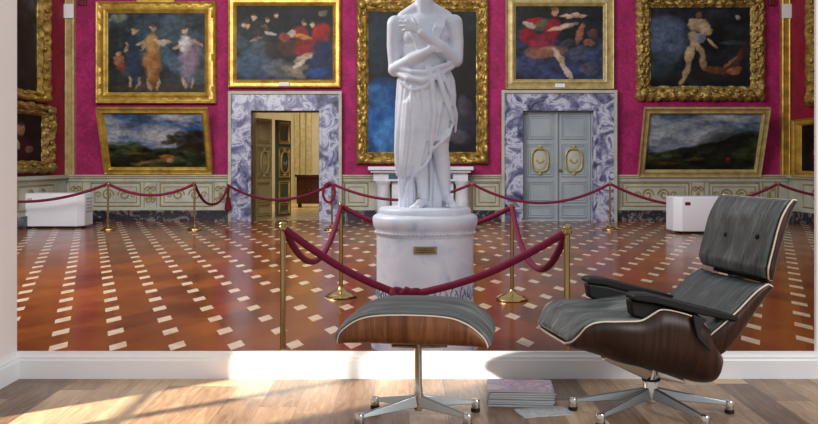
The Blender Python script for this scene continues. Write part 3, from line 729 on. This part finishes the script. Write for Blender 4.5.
# ------------------------------------------------------------------ statue
SK=PY/F; SZ=GF+1.03
st=thing('marble_statue','white marble statue of a draped woman with folded arms on the round pedestal','statue',(PXc,PY,SZ))
def q(px,py,dy=0): return Vector(((px-425)*SK, dy, EYE-(py-HOR)*SK-SZ))
mb=MB(); L=mb.limb
def ell(px,py,dy,rx,ry,rz,M3=None): mb.ball(q(px,py,dy),(rx,ry,rz),24,M3)
ell(424,33,.0,.195,.12,.17); ell(425,50,-.01,.195,.125,.16); ell(425,68,.0,.19,.135,.16); ell(425,86,.0,.195,.14,.2)
ell(413,39,-.06,.08,.06,.075); ell(438,37,-.06,.08,.06,.075); ell(428,50,-.09,.09,.06,.06)
L(q(400,24,.01),.07,q(424,20,.01),.085); L(q(451,23,.01),.07,q(424,20,.01),.085)
L(q(404,17,.02),.055,q(422,6,.02),.06); L(q(446,17,.02),.055,q(426,6,.02),.06)
L(q(425,14,.01),.082,q(424,-6,-.005),.066)
ell(421,-20,-.02,.078,.098,.118); ell(419,-13,-.05,.055,.06,.07)      # head and jaw
ell(424,-25,.025,.095,.105,.10); ell(431,-25,.13,.06,.06,.06)          # hair and bun
for i in range(11):
    a=PI*i/10; ell(421+11.5*math.cos(a),-22-9*math.sin(a),-.035,.026,.03,.026)
L(q(418,-19,-.115),.010,q(417.5,-14,-.132),.015); ell(417.6,-10,-.106,.022,.012,.006); ell(417.6,-8.3,-.104,.018,.012,.007)
ell(414,-18,-.105,.014,.01,.008); ell(422,-18,-.105,.014,.01,.008); ell(431,-17,.0,.012,.02,.03)
# statue's right arm (left in the picture) across the waist
L(q(395.5,24,.0),.068,q(394,46,.0),.058); L(q(394,46,.0),.058,q(395,69,-.02),.05)
L(q(395,70,-.03),.056,q(411,62,-.11),.052); L(q(411,62,-.11),.052,q(428,54,-.165),.038)
ell(432,52,-.185,.045,.022,.032)
for i,(tx,ty) in enumerate(((444,45.5),(446,48.5),(446,51.5),(444,54.5))): 
    mx,my=436+.5,48+i*2.3; L(q(mx,my,-.19),.0105,q((mx+tx)/2,(my+ty)/2,-.185),.0098,8); L(q((mx+tx)/2,(my+ty)/2,-.185),.0098,q(tx,ty,-.165),.0085,8)
L(q(430,49,-.19),.012,q(435,43.5,-.18),.0095,8)
# statue's left arm folded up, hand on the chest
L(q(454,23,.0),.068,q(456,42,-.01),.06); L(q(456,42,-.01),.06,q(456,60,-.06),.052)
L(q(455,61,-.07),.058,q(439,49,-.15),.054); L(q(439,49,-.15),.054,q(421,36.5,-.19),.036)
mb.ball(q(414.5,31.5,-.18),(.05,.02,.036),16,Matrix.Rotation(math.radians(38),3,'Y'))
for (bx,by),(mx,my),(tx,ty) in (((412,27),(407.5,23),(403.5,20.5)),((410,28.8),(404.5,25.5),(400,24)),((409,31.2),(404,29.3),(399.8,28.6)),((409.5,33.8),(405.5,33.2),(402,33.4))):
    L(q(bx,by,-.182),.0115,q(mx,my,-.175),.0105,8); L(q(mx,my,-.175),.0105,q(tx,ty,-.155),.009,8)
L(q(416,28,-.19),.013,q(413.5,22.5,-.175),.0105,8); L(q(413.5,22.5,-.175),.0105,q(411,18.5,-.155),.009,8)
# legs
L(q(412,92,-.01),.105,q(417,148,-.07),.068); L(q(417,148,-.07),.064,q(421,170,-.05),.058); L(q(421,170,-.05),.058,q(424,197,-.03),.036)
L(q(439,92,.0),.10,q(440,146,-.02),.07); L(q(440,146,-.02),.066,q(443,168,.0),.06); L(q(443,168,.0),.06,q(446,193,.02),.037)
def foot(ax,ay,ady,tx,ty,tdy):
    a=q(ax,ay,ady); t=q(tx,ty,tdy); L(a,.034,a.lerp(t,.5)+Vector((0,0,.012)),.034,12); L(a.lerp(t,.5),.034,t,.026,12); mb.ball(a+Vector((0,.03,-.02)),.033,12)
    d=(t-a).normalized(); s=Vector((-d.y,d.x,0))
    for i in range(5):
        o=t+s*((i-2)*.017); L(o,.013,o+Vector((d.x,d.y,0))*(.03-.005*abs(i-1))+Vector((0,0,-.008)),.0105,8)
foot(424,202,-.03,415,205.5,-.17); foot(446.5,198,.02,453,205,-.12)
# drapery: lofted, folded cloth
def loft(rows,nf,amp,ph,n=120,caps=True):
    vs=[];fs=[]
    m=len(rows)
    for i,(py,xl,xr,dc,dh) in enumerate(rows):
        for k in range(n):
            a=2*PI*k/n; t=i/(m-1)
            f=amp*(.35+.65*t)*(abs(math.sin(nf*a/2+ph+.5*math.sin(t*3+a)))**.7*1.6-.8+.35*math.sin(nf*1.7*a+ph*2+t*2))
            cx=(xl+xr)/2; hw=(xr-xl)/2*SK
            c=math.cos(a); s_=math.sin(a)
            p=q(cx,py,dc); rx=hw+f; ry=dh+f
            vs.append(p+Vector((rx*abs(c)**.9*math.copysign(1,c),ry*abs(s_)**.9*math.copysign(1,s_),0)))
    for i in range(m-1):
        for k in range(n):
            k2=(k+1)%n; fs.append((i*n+k,(i+1)*n+k,(i+1)*n+k2,i*n+k2))
    fs.append(tuple(range(n))); fs.append(tuple((m-1)*n+k for k in range(n-1,-1,-1)))
    mb.add(vs,fs)
def interp(rows,sub=5):
    out=[]
    for i in range(len(rows)-1):
        for j in range(sub):
            t=j/sub; out.append(tuple(a+(b-a)*t for a,b in zip(rows[i],rows[i+1])))
    out.append(rows[-1]); return out
loft(interp([(70,402,450,-.0,.12),(80,398,454,-.0,.15),(95,397.5,455,-.01,.165),(112,397,454,-.02,.165),(128,397,451,-.02,.155),(142,397,447,-.02,.14)]),15,.021,.3)
loft(interp([(86,404,430,.0,.12),(104,398,434,-.02,.165),(130,396,434,-.03,.168),(150,395.5,431,-.03,.158),(165,396.5,426,-.03,.14),(176,398,418,-.01,.12)]),11,.020,1.1)
loft(interp([(140,400,420,.04,.08),(160,396.5,420,.05,.12),(180,399,416,.06,.11),(200,400,416,.07,.11),(208.5,399,419,.08,.12)]),13,.018,2.0)
loft(interp([(110,420,446,.08,.08),(150,424,446,.09,.07),(185,426,444,.09,.07),(208.5,424,446,.10,.09)]),11,.012,.6)
# diagonal hem folds, waist roll, hanging knot of cloth
def fold(pts,rs):
    P=[q(*p) for p in pts]
    for i in range(len(P)-1): L(P[i],rs[i],P[i+1],rs[i+1],10)
fold([(397,74,-.06),(408,80,-.15),(422,83,-.18),(436,78,-.17),(452,68,-.10)],[.022,.026,.028,.026,.02])
fold([(398,69,-.08),(412,74,-.15),(426,75,-.17),(438,70,-.17),(452,64,-.10)],[.02,.024,.026,.024,.02])
fold([(401,84,-.11),(412,92,-.165),(424,90,-.18),(434,80,-.18)],[.012,.016,.018,.018])
fold([(428,70,-.17),(432,90,-.19),(434,115,-.19),(431,140,-.17),(430,158,-.15)],[.026,.024,.022,.02,.01])
fold([(436,70,-.17),(442,92,-.185),(449,112,-.16),(453,124,-.12)],[.024,.022,.02,.012])
fold([(440,72,-.16),(450,95,-.14),(456,115,-.08),(455,132,-.04)],[.018,.016,.014,.01])
fold([(421,80,-.17),(423,105,-.185),(421,130,-.18),(418,160,-.16)],[.015,.014,.014,.012])
fold([(412,88,-.16),(411,110,-.18),(408,140,-.16),(404,172,-.10)],[.014,.013,.013,.01])
fold([(403,88,-.11),(401,115,-.12),(399,145,-.10),(400,180,-.05),(402,204,.0)],[.014,.014,.014,.014,.014])
fold([(430,156,-.15),(424,166,-.16),(415,172,-.15),(408,184,-.11),(404,200,-.04)],[.014,.014,.013,.012,.012])
fold([(453,122,-.10),(448,136,-.14),(440,143,-.15),(432,150,-.15)],[.012,.014,.014,.012])
for k in range(4):
    fold([(405+k*2.6,17,-.045),(409+k*3.2,30,-.118-.004*k),(415+k*3,44,-.133),(420+k*2,58,-.128)],[.007,.009,.009,.007])
    fold([(446-k*2.6,17,-.045),(443-k*3.0,30,-.118-.004*k),(436-k*2.6,44,-.133)],[.007,.009,.008])
fb=mb.build('figure',M['statue'],st,smooth=True,angle=180)
rm=fb.modifiers.new('Remesh','REMESH'); rm.mode='VOXEL'; rm.voxel_size=.0068; rm.use_smooth_shade=True
sm=fb.modifiers.new('Smooth','SMOOTH'); sm.factor=.5; sm.iterations=3
MB().lathe([(.355,0),(.36,.01),(.36,.03),(.35,.045),(.34,.05)],56).build('base_slab',M['statue'],st,smooth=True)

# ------------------------------------------------------------------ front room
XW=-1.716
struct(MB().box(XW-.3,4.2,-1.5,WALL,-.05,0).build('floor',M['wfloor']))
XO=(816.3-CX)*WALL/F; ZS=EYE-(351.2-HOR)*WALL/F
mb=MB()
mb.box(XW-.012,XO,WALL,WALL+.016,-.05,EYE-(351-HOR)*(WALL+.016)/F)         # low wall under the opening
mb.box(XO,4.2,WALL,WALL+.02,-.05,2.6).box(XW-.3,XO,WALL,WALL+.02,1.85,2.6).box(XW-.3,XW-.012,WALL,WALL+.016,-.05,1.85)
struct(mb.build('wall_front_room_back',M['plaster']))
mb=MB(); y=[.9,3.30]; zz=[.06,1.62]; ya,yb=2.30,3.18
T=(XW-.12,XW)
mb.box(*T,-1.5,ya,0,2.6).box(*T,yb,WALL,0,2.6).box(*T,ya,yb,0,zz[0]).box(*T,ya,yb,zz[1],2.6)
struct(mb.build('wall_front_room_left',M['plaster']))
mb=MB()
mb.box(XW-.09,XW-.03,ya,ya+.05,zz[0],zz[1]).box(XW-.09,XW-.03,yb-.03,yb,zz[0],zz[1]).box(XW-.09,XW-.03,ya+.05,yb-.03,zz[0],zz[0]+.04).box(XW-.09,XW-.03,ya+.05,yb-.03,zz[1]-.05,zz[1])
for yy in (2.78,): mb.box(XW-.08,XW-.04,yy-.02,yy+.02,zz[0]+.04,zz[1]-.05)
for z in (.42,.98): mb.box(XW-.075,XW-.045,ya+.05,yb-.03,z-.012,z+.012)
struct(mb.build('window_1',M['skirt']))
def skirting(name,pts):
    """profile swept along a straight run; pts = list of 2 (p, n) base points with outward normal"""
    (x0,y0),(x1,y1),(nx,ny)=pts
    prof=[(0,0),(.016,0),(.016,.078),(.013,.086),(.013,.094),(.007,.104),(.005,.113),(.005,ZS),(0,ZS)]
    vs=[(x0+nx*a,y0+ny*a,z) for a,z in prof]+[(x1+nx*a,y1+ny*a,z) for a,z in prof]; n=len(prof)
    fs=[tuple(range(n)),tuple(range(2*n-1,n-1,-1))]+[(i,(i+1)%n,n+(i+1)%n,n+i) for i in range(n)]
    struct(MB().add(vs,fs).build(name,M['skirt']))
skirting('baseboard_front_room_back',((XW,WALL),(4.2,WALL),(0,-1)))
skirting('baseboard_front_room_left',((XW,yb),(XW,WALL),(1,0)))

# ------------------------------------------------------------------ lounge chair
LA,LBk=.16,.987
CXc,CYc=.922,3.43
chair=thing('lounge_chair','reclining lounge chair with dark grey leather cushions, walnut shells and a star shaped metal base','chair',(CXc,CYc,0),math.atan2(LA,LBk))
def cpt(x,y,w):
    """photo point on the plane at lateral offset w (near side positive) -> (s, z)"""
    u=x-CX
    s=(u*(CYc-LBk*w)-F*(CXc+LA*w))/(F*LBk-u*LA)
    Y=CYc+LA*s-LBk*w
    return s, EYE-(y-HOR)*Y/F
def catmull(P,n):
    P=[np.array(p,float) for p in P]; out=[]
    m=len(P)-1
    for i in range(n+1):
        t=i/n*m; k=min(int(t),m-1); f=t-k
        p0=P[max(k-1,0)];p1=P[k];p2=P[k+1];p3=P[min(k+2,m)]
        out.append(.5*((2*p1)+(-p0+p2)*f+(2*p0-5*p1+4*p2-p3)*f*f+(-p0+3*p1-3*p2+p3)*f**3))
    return out
def shell(parent,name,E,Cc,m,th=.012,ex=3.2,nv=28,nu=48):
    """E: (s,z,w) near edge stations; Cc: (s,z) centre-line stations. U-shaped moulded shell"""
    e=catmull(E,nu); c=catmull(Cc,nu); vs=[];fs=[];uv=[]
    for i in range(nu+1):
        for j in range(nv+1):
            a=(j/nv*2-1)*PI/2; sn=math.copysign(abs(math.sin(a))**(2/ex),a); k=1-max(math.cos(a),0)**(2/ex)
            w=e[i][2]*sn; s=c[i][0]+(e[i][0]-c[i][0])*k; z=c[i][1]+(e[i][1]-c[i][1])*k
            vs.append((s,-w,z)); uv.append((j/nv,i/nu))
    n=nv+1
    fs=[(i*n+j,i*n+j+1,(i+1)*n+j+1,(i+1)*n+j) for i in range(nu) for j in range(nv)]
    mb=MB(); mb.add(vs,fs); mb.uv=uv; o=mb.build(name,m,parent,smooth=True,angle=180)
    so=o.modifiers.new('Solidify','SOLIDIFY'); so.thickness=th; so.offset=0
    # pale plywood edge all round the rim
    rim=[Vector(vs[i*n]) for i in range(nu+1)]+[Vector(vs[nu*n+j]) for j in range(1,n)]+[Vector(vs[i*n+nv]) for i in range(nu-1,-1,-1)]+[Vector(vs[j]) for j in range(nv-1,0,-1)]
    MB().tube(rim,.0042,6,closed=True).build('plywood_edge',M['ply'],o,smooth=True)
    return o
FIX=None
def cushion(parent,name,E,Cc,m,bulge,depth=.8,nu=60,nv=30,ws=.96,edge=.5,lift=.006,wr=0.006,ends=.25):
    """closed pad filling the shell mouth; bulges out on the open side"""
    e=catmull(E,nu); c=catmull(Cc,nu); vs=[];uv=[]; n=2*nv
    for i in range(nu+1):
        d=np.array([e[i][0]-c[i][0],e[i][1]-c[i][1]]); t=e[min(i+1,nu)][:2]-e[max(i-1,0)][:2]
        nm=np.array([-t[1],t[0]]); nm/= (np.linalg.norm(nm)+1e-9)
        if FIX is not None: nm=FIX/np.linalg.norm(FIX)
        elif np.dot(nm,NDIR(i/nu))<0: nm=-nm
        tt=i/nu; endf=min(1,(min(tt,1-tt)/.07+ends))**.5 if min(tt,1-tt)<.07 else 1
        for j in range(n):
            a=2*PI*j/n; cw=math.cos(a); sw=math.sin(a)
            w=e[i][2]*ws*math.copysign(abs(cw)**.55,cw)
            if sw>=0:
                b=bulge*endf*abs(sw)**edge+lift+wr*math.sin(w*70+2*math.sin(tt*9))*endf*abs(sw)
                s=e[i][0]+nm[0]*b; z=e[i][1]+nm[1]*b
            else:
                k=abs(sw)**.6*depth
                s=e[i][0]-d[0]*k; z=e[i][1]-d[1]*k
            vs.append((s,-w,z)); uv.append(((cw+1)/2,tt))
    fs=[(i*n+j,i*n+(j+1)%n,(i+1)*n+(j+1)%n,(i+1)*n+j) for i in range(nu) for j in range(n)]
    fs.append(tuple(range(n))); fs.append(tuple(nu*n+j for j in range(n-1,-1,-1)))
    mb=MB(); mb.add(vs,fs); mb.uv=uv; return mb.build(name,m,parent,smooth=True,angle=70)
def st_e(lst): return [(*cpt(x,y,w),w) for x,y,w in lst]
def st_c(lst,w=.13): return [cpt(x,y,w) for x,y in lst]
# seat
WS=.25
SE=st_e([(566,343,.15),(572,342,.195),(579,336,.215),(588,326.5,.232),(600,322.5,.24),(620,322,WS),(641,321,WS),(653,314.5,WS),(663,310,WS),(684,314,WS),(700,321,WS),(712,335,.23),(718,352,.19)])
SC=st_c([(566,344),(571,346),(578,348.5),(590,352),(604,356.5),(622,363),(645,368.5),(660,372.5),(673,376.5),(687,380.5),(701,383.5),(713,381.5),(719,366)])
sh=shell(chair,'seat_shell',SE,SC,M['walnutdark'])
NDIR=lambda t: np.array([-.5,1.])
SEc=st_e([(568,342.5,.18),(576,337,.205),(586,328,.225),(600,323.5,.24),(620,322.5,.24),(641,321.5,.24),(662,319,.24),(688,314,.24)]); SCc=st_c([(572,344.5),(579,347),(590,350),(604,353),(622,358),(645,363),(662,367),(690,370)])
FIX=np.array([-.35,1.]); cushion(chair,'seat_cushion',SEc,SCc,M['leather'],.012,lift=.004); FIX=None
# back
WB=.25
BE=st_e([(768,284.5,WB),(759,290,WB),(749,299.5,WB),(738,311,WB),(724,324,WB),(710,336,.24),(700,347,.22)])
BC=st_c([(772,288),(768,296),(759,310),(750,326),(740,342),(732,354),(722,362)],.205)
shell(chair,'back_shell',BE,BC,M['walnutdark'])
FIX=np.array([-1.,-.12])
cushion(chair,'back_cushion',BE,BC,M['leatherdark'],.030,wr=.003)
# headrest
WH=.25
HE=st_e([(793,200,WH),(788,206.5,WH),(782,218,WH),(777.5,232,WH),(774,246,WH),(770,262,WH),(768.5,270,WH),(769,279,WH-.01)])
HC=st_c([(796,201),(793,208),(790.5,219),(786.5,231),(781.5,245),(777.5,262),(775.5,272),(773.5,281)],.215)
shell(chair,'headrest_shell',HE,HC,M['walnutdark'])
FIX=np.array([-1.,0.05])
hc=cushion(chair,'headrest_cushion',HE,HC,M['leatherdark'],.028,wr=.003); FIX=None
for (bx,by) in ((725.5,234.5),(757,236.5)):
    best=None
    for k in range(-60,61):
        w=k*.0035; z=cpt(bx,by,w)[1]
        zs=[p[1] for p in HE][::-1]; ss=[p[0] for p in HE][::-1]; s_=float(np.interp(z,zs,ss))-.032
        x=CX+F*(CXc+LA*w+LBk*s_)/(CYc+LA*s_-LBk*w)
        if best is None or abs(x-bx)<best[0]: best=(abs(x-bx),w,s_,EYE-(by-HOR)*(CYc+LA*s_-LBk*w)/F)
    _,w,s_,z=best; MB().ball((s_,-w,z),(.007,.0095,.0095),10).build('button',M['black'],hc,smooth=True)
# arms
def armpoly(pts,w0,w1,name,m,bev,ref=.25):
    P=[cpt(x,y,ref) for x,y in pts]
    for sgn in (1,-1):
        a,b=(w0,w1) if sgn>0 else (-w1,-w0)
        MB().prism(P,a,b,lambda p,w:Vector((p[0],-w,p[1]))).build(name,m,chair,bevel=bev)
armpoly([(632,296),(636,293.5),(652,294),(690,303.5),(736,315.5),(737,318),(735,321),(700,314.5),(655,303),(633,300)],.185,.266,'armrest',M['black'],.006)
armpoly([(632,300.5),(655,303.5),(700,315),(706,319),(700,334),(686,330),(662,322),(645,321),(634,316)],.187,.236,'arm_panel',M['black'],.008)
armpoly([(690,314),(704,318),(700,324),(697,331),(703,341),(709,349),(707,350),(695,337),(692,326)],.262,.274,'side_bracket',M['rubber'],.002)
# spine straps between headrest and back
for w in (-.12,.12):
    P=[cpt(x,y,.13) for x,y in ((783,240),(786,240),(777,274),(768,296),(765,296),(773,272))]
    MB().prism(P,w-.016,w+.016,lambda p,w_:Vector((p[0]-.022,-w_,p[1]))).build('spine_strap',M['castmetal'],chair,bevel=.002)
s,z=cpt(738,279,0.0); MB().tube([(s,.05,z-.004),(s,-.05,z-.004)],.012,10).build('joint_bolt',M['chrome'],chair,smooth=True)
MB().tube([cv for cv in (Vector((cpt(769,282,.2)[0],-.2,cpt(769,282,.2)[1])),Vector((cpt(769,282,.2)[0],.2,cpt(769,282,.2)[1])))],.008,8).build('cross_rod',M['rubber'],chair,smooth=True)
# base
def star(root,feet,hub_z,m,mpad,taper=(.03,.018),hubr=.02,footh=.026,hb=.09):
    for (fx,fy) in feet:
        d=Vector((fx,fy,0)); L_=d.length; u=d/L_; v=Vector((-u.y,u.x,0)); mb=MB()
        secs=[(.0,hb,taper[0]*.5,taper[0]*1.35),(.3,hb*.7+(footh+.012)*.3,taper[0]*.48,taper[0]*1.05),(.7,hb*.3+(footh+.012)*.7,taper[0]*.42,taper[0]*.7),(1.0,footh+.012,taper[1]*.6,taper[1]*.6)]
        vs=[]
        for t,z,hw,hh in secs:
            p=u*(L_*t)+Vector((0,0,z))
            vs += [p+v*hw*.55+Vector((0,0,hh*.6)),p-v*hw*.55+Vector((0,0,hh*.6)),p-v*hw-Vector((0,0,hh*.6)),p+v*hw-Vector((0,0,hh*.6))]
        fs=[(0,1,2,3),(12,15,14,13)]
        for i in range(3):
            for k in range(4): fs.append((i*4+k,i*4+(k+1)%4,i*4+4+(k+1)%4,i*4+4+k))
        lg=mb.add(vs,fs).build('leg',m,root,bevel=.003)
        MB().lathe([(.012,.014),(.016,.015),(.017,.042),(.014,.047),(.008,.049)],16,(fx,fy,0)).build('foot_cap',M['chrome'],lg,smooth=True)
        MB().lathe([(.017,0),(.018,.004),(.017,.0135)],16,(fx,fy,0)).build('glide',mpad,lg,smooth=True)
def footloc(x,y,root,zz=0):
    Y=EYE*F/(y-HOR); p=Vector(((x-CX)*Y/F,Y,0)); r=rel(root,p); return (r.x,r.y)
cf=[footloc(573,410,chair),footloc(600.5,426.5,chair),footloc(705,428.5,chair),footloc(729.5,413,chair)]
a=math.radians(78); p=rel(chair,Vector((CXc+.29*math.cos(a),CYc+.29*math.sin(a),0))); cf.append((p.x,p.y))
star(chair,cf,.09,M['castmetal'],M['rubber'],(.028,.018),hb=.07)
MB().lathe([(.02,.03),(.026,.035),(.026,.12),(.023,.125),(.022,.19),(.03,.2),(.03,.215)],24).build('column',M['chrome'],chair,smooth=True)
MB().lathe([(.034,.115),(.034,.122)],24).build('collar',M['rubber'],chair,smooth=True)
def strut(pa,pb,w,name,r0,r1):
    a=Vector((cpt(pa[0],pa[1],w)[0],-w,cpt(pa[0],pa[1],w)[1])); b=Vector((cpt(pb[0],pb[1],0)[0],0,cpt(pb[0],pb[1],0)[1]))
    vs=[];d=(b-a).normalized(); n=d.cross(Vector((0,1,0))).normalized(); s_=Vector((0,1,0))
    for p,r in((a,r0),(b,r1)): vs += [p+n*r+s_*.02,p+n*r-s_*.02,p-n*r-s_*.02,p-n*r+s_*.02]
    MB().add(vs,[(0,1,2,3),(4,7,6,5)]+[(k,(k+1)%4,4+(k+1)%4,4+k) for k in range(4)]).build(name,M['chrome'],chair,bevel=.003)
for w in (.09,-.09):
    strut((603,357),(650,375),w,'seat_support',.008,.022); strut((683,381),(655,374),w,'seat_support',.007,.016)

# ------------------------------------------------------------------ ottoman
OX,OY=.034,3.32
ot=thing('ottoman','footstool with rounded grey leather cushion over a walnut shell on a four legged metal base','footstool',(OX,OY,0),0)
yaw=-.13
def opt(px,py,Y=3.12): return ((px-412)*Y/F, EYE-(py-HOR)*Y/F)
OE_px=[(337,344),(339,336),(346,329),(356,322.5),(368,318.5),(385,316.5),(410,315.8),(436,316.3),(454,318.5),(468,324),(478,331),(485,338),(488,345)]
OE=[(*opt(x,y),.20) for x,y in OE_px]
OC_px=[(338,345.5),(342,346.2),(349,346.6),(358,347),(370,347.2),(386,347.5),(410,347.6),(434,347.5),(452,347.4),(465,347.2),(476,347),(483,346.6),(487,346)]
OC=[opt(x,y) for x,y in OC_px]
hold=thing('x','x','x'); bpy.data.objects.remove(hold)
o1=shell(ot,'shell',OE,OC,M['walnut'],ex=5)
NDIR=lambda t: np.array([(t-.5)*2,1.])
o2=cushion(ot,'cushion',OE,OC,M['leather'],.012,depth=.6,ws=.98,wr=.0045,ends=.6)
# turn shell and pad slightly, and shear-free shift of the body over the base
for o in (o1,o2): o.rotation_euler=(0,0,yaw); o.location=(-.0,0,0)
of=[footloc(359.5,427,ot),footloc(467.5,427,ot),footloc(375,408.5,ot),footloc(475.5,411.5,ot)]
star(ot,of,.08,M['castmetal'],M['rubber'],(.028,.018),hb=.068)
MB().lathe([(.013,.03),(.017,.04),(.017,.11),(.0145,.12),(.0145,.262),(.02,.27),(.02,.28)],20).build('column',M['chrome'],ot,smooth=True)
for dx,dy in ((-.1,-.1),(.1,-.1),(-.1,.1),(.1,.1)):
    MB().tube([(0,0,.268),(dx,dy,.288)],[.011,.006],8).build('top_bracket',M['chrome'],ot,smooth=True)

# ------------------------------------------------------------------ magazines
cols=[(120,130,136),(84,90,96),(160,168,172),(90,98,108),(170,172,176),(104,104,110),(196,194,196)]
mg='stacked magazines on the floor'
pos=W(520,392,0.0001)
bx,by=(521-CX)*3.56/F,3.56
names=['bottom magazine of the floor stack, lying directly on the planks','second magazine from the bottom of the floor stack','third magazine from the bottom of the floor stack','fourth magazine from the bottom of the floor stack','fifth magazine from the bottom, just under the second topmost','second topmost magazine of the floor stack','topmost magazine of the floor stack, with a pale pink and grey cover']
z=0
pagem=mat('magazine_paper',(200,202,204),.6)
def cover(name,cs):
    m=mat(name,cs[0],.3); t=NT(m); v=t.coords((1,1,1)); a=t.noise(v,14,3,.6,1); t.color(t.ramp(a,[(.38,cs[0]),(.48,cs[1]),(.56,cs[2]),(.66,cs[3])])); return m
covtop=cover('pale_printed_cover',[(196,200,206),(206,160,176),(150,146,180),(220,220,222)])
for i in range(7):
    th=.0085+.001*(i%2); r=thing('magazine',names[i],'magazine',(bx+R.uniform(-.005,.005),by+R.uniform(-.004,.004),z),math.radians(-4+R.uniform(-1.5,1.5)),mg)
    w,d=.128,.088
    MB().box(-w+.001,w-.002,-d+.002,d-.002,.0011,th-.0011).build('pages',pagem,r)
    cm=covtop if i==6 else mat('cover_%d'%i,cols[i],.35)
    MB().box(-w,w,-d,d,th-.001,th).box(-w,w,-d,d,0,.001).box(-w-.0008,-w,-d,d,0,th).build('cover',cm,r)
    z+=th+.0003
r=thing('magazine','single thin magazine lying flat on the floor, pushed halfway beside the stack','magazine',((543-CX)*3.42/F,3.40,0),math.radians(14))
w,d=.10,.055
MB().box(-w+.001,w-.002,-d+.002,d-.002,.0008,.0042).build('pages',pagem,r)
MB().box(-w,w,-d,d,.0042,.005).box(-w,w,-d,d,0,.0008).build('cover',cover('grey_printed_cover',[(170,172,174),(190,192,192),(150,156,160),(200,200,200)]),r)

# ------------------------------------------------------------------ light
wd=bpy.data.worlds.new('World'); bpy.context.scene.world=wd; wd.use_nodes=True
bg=wd.node_tree.nodes['Background']; bg.inputs[0].default_value=(.92,.95,1,1); bg.inputs[1].default_value=.58
def area(name,loc,target,size,power,col=(1,1,1),sy=None):
    d=bpy.data.lights.new(name,'AREA'); d.energy=power; d.size=size; d.color=col
    if sy: d.shape='RECTANGLE'; d.size_y=sy
    o=bpy.data.objects.new(name,d); C.objects.link(o); o.location=loc
    o.rotation_euler=(Vector(target)-Vector(loc)).to_track_quat('-Z','Y').to_euler(); return o
area('gallery_fill_light',(-5.5,9,5.2),(1,16,0),4,750,(1,.98,.95),3)  # added soft lamp from upper left inside the gallery; no window is built there
area('gallery_rear_light',(-1,13,6),(-1,21.6,1.5),8,300,(1,.98,.96),2)
area('next_room_light',(-3.0,28,4.5),(-3,29,0),2.0,300,(1,.96,.9))
area('front_room_fill',(3.0,.6,2.3),(-1.8,3.5,.8),1.6,95,(1,.98,.96))  # unseen fill lamp, added from the right to lighten the left wall
sp=bpy.data.lights.new('sun_through_window','SPOT'); sp.energy=48000; sp.color=(1,.9,.78); sp.shadow_soft_size=.26; sp.spot_blend=.05
so=bpy.data.objects.new('sun_through_window',sp); C.objects.link(so)
tgt=Vector((XW,2.5,.8)); az=math.atan2(.58,.816); el=math.radians(24); dist=13
so.location=tgt-Vector((math.cos(az)*math.cos(el),math.sin(az)*math.cos(el),-math.sin(el)))*dist
so.rotation_euler=(tgt-so.location).to_track_quat('-Z','Y').to_euler(); sp.spot_size=math.radians(11)

cam=bpy.data.cameras.new('Camera'); co=bpy.data.objects.new('Camera',cam); C.objects.link(co)
co.location=(0,0,EYE); co.rotation_euler=(PI/2,0,0); cam.sensor_width=36; cam.lens=F*36/818; cam.shift_y=-(212-HOR)/818; cam.clip_end=200; cam.clip_start=.05
sc=bpy.context.scene; sc.camera=co
sc.view_settings.view_transform='Standard'; sc.view_settings.look='None'; sc.view_settings.gamma=1; sc.view_settings.exposure=0
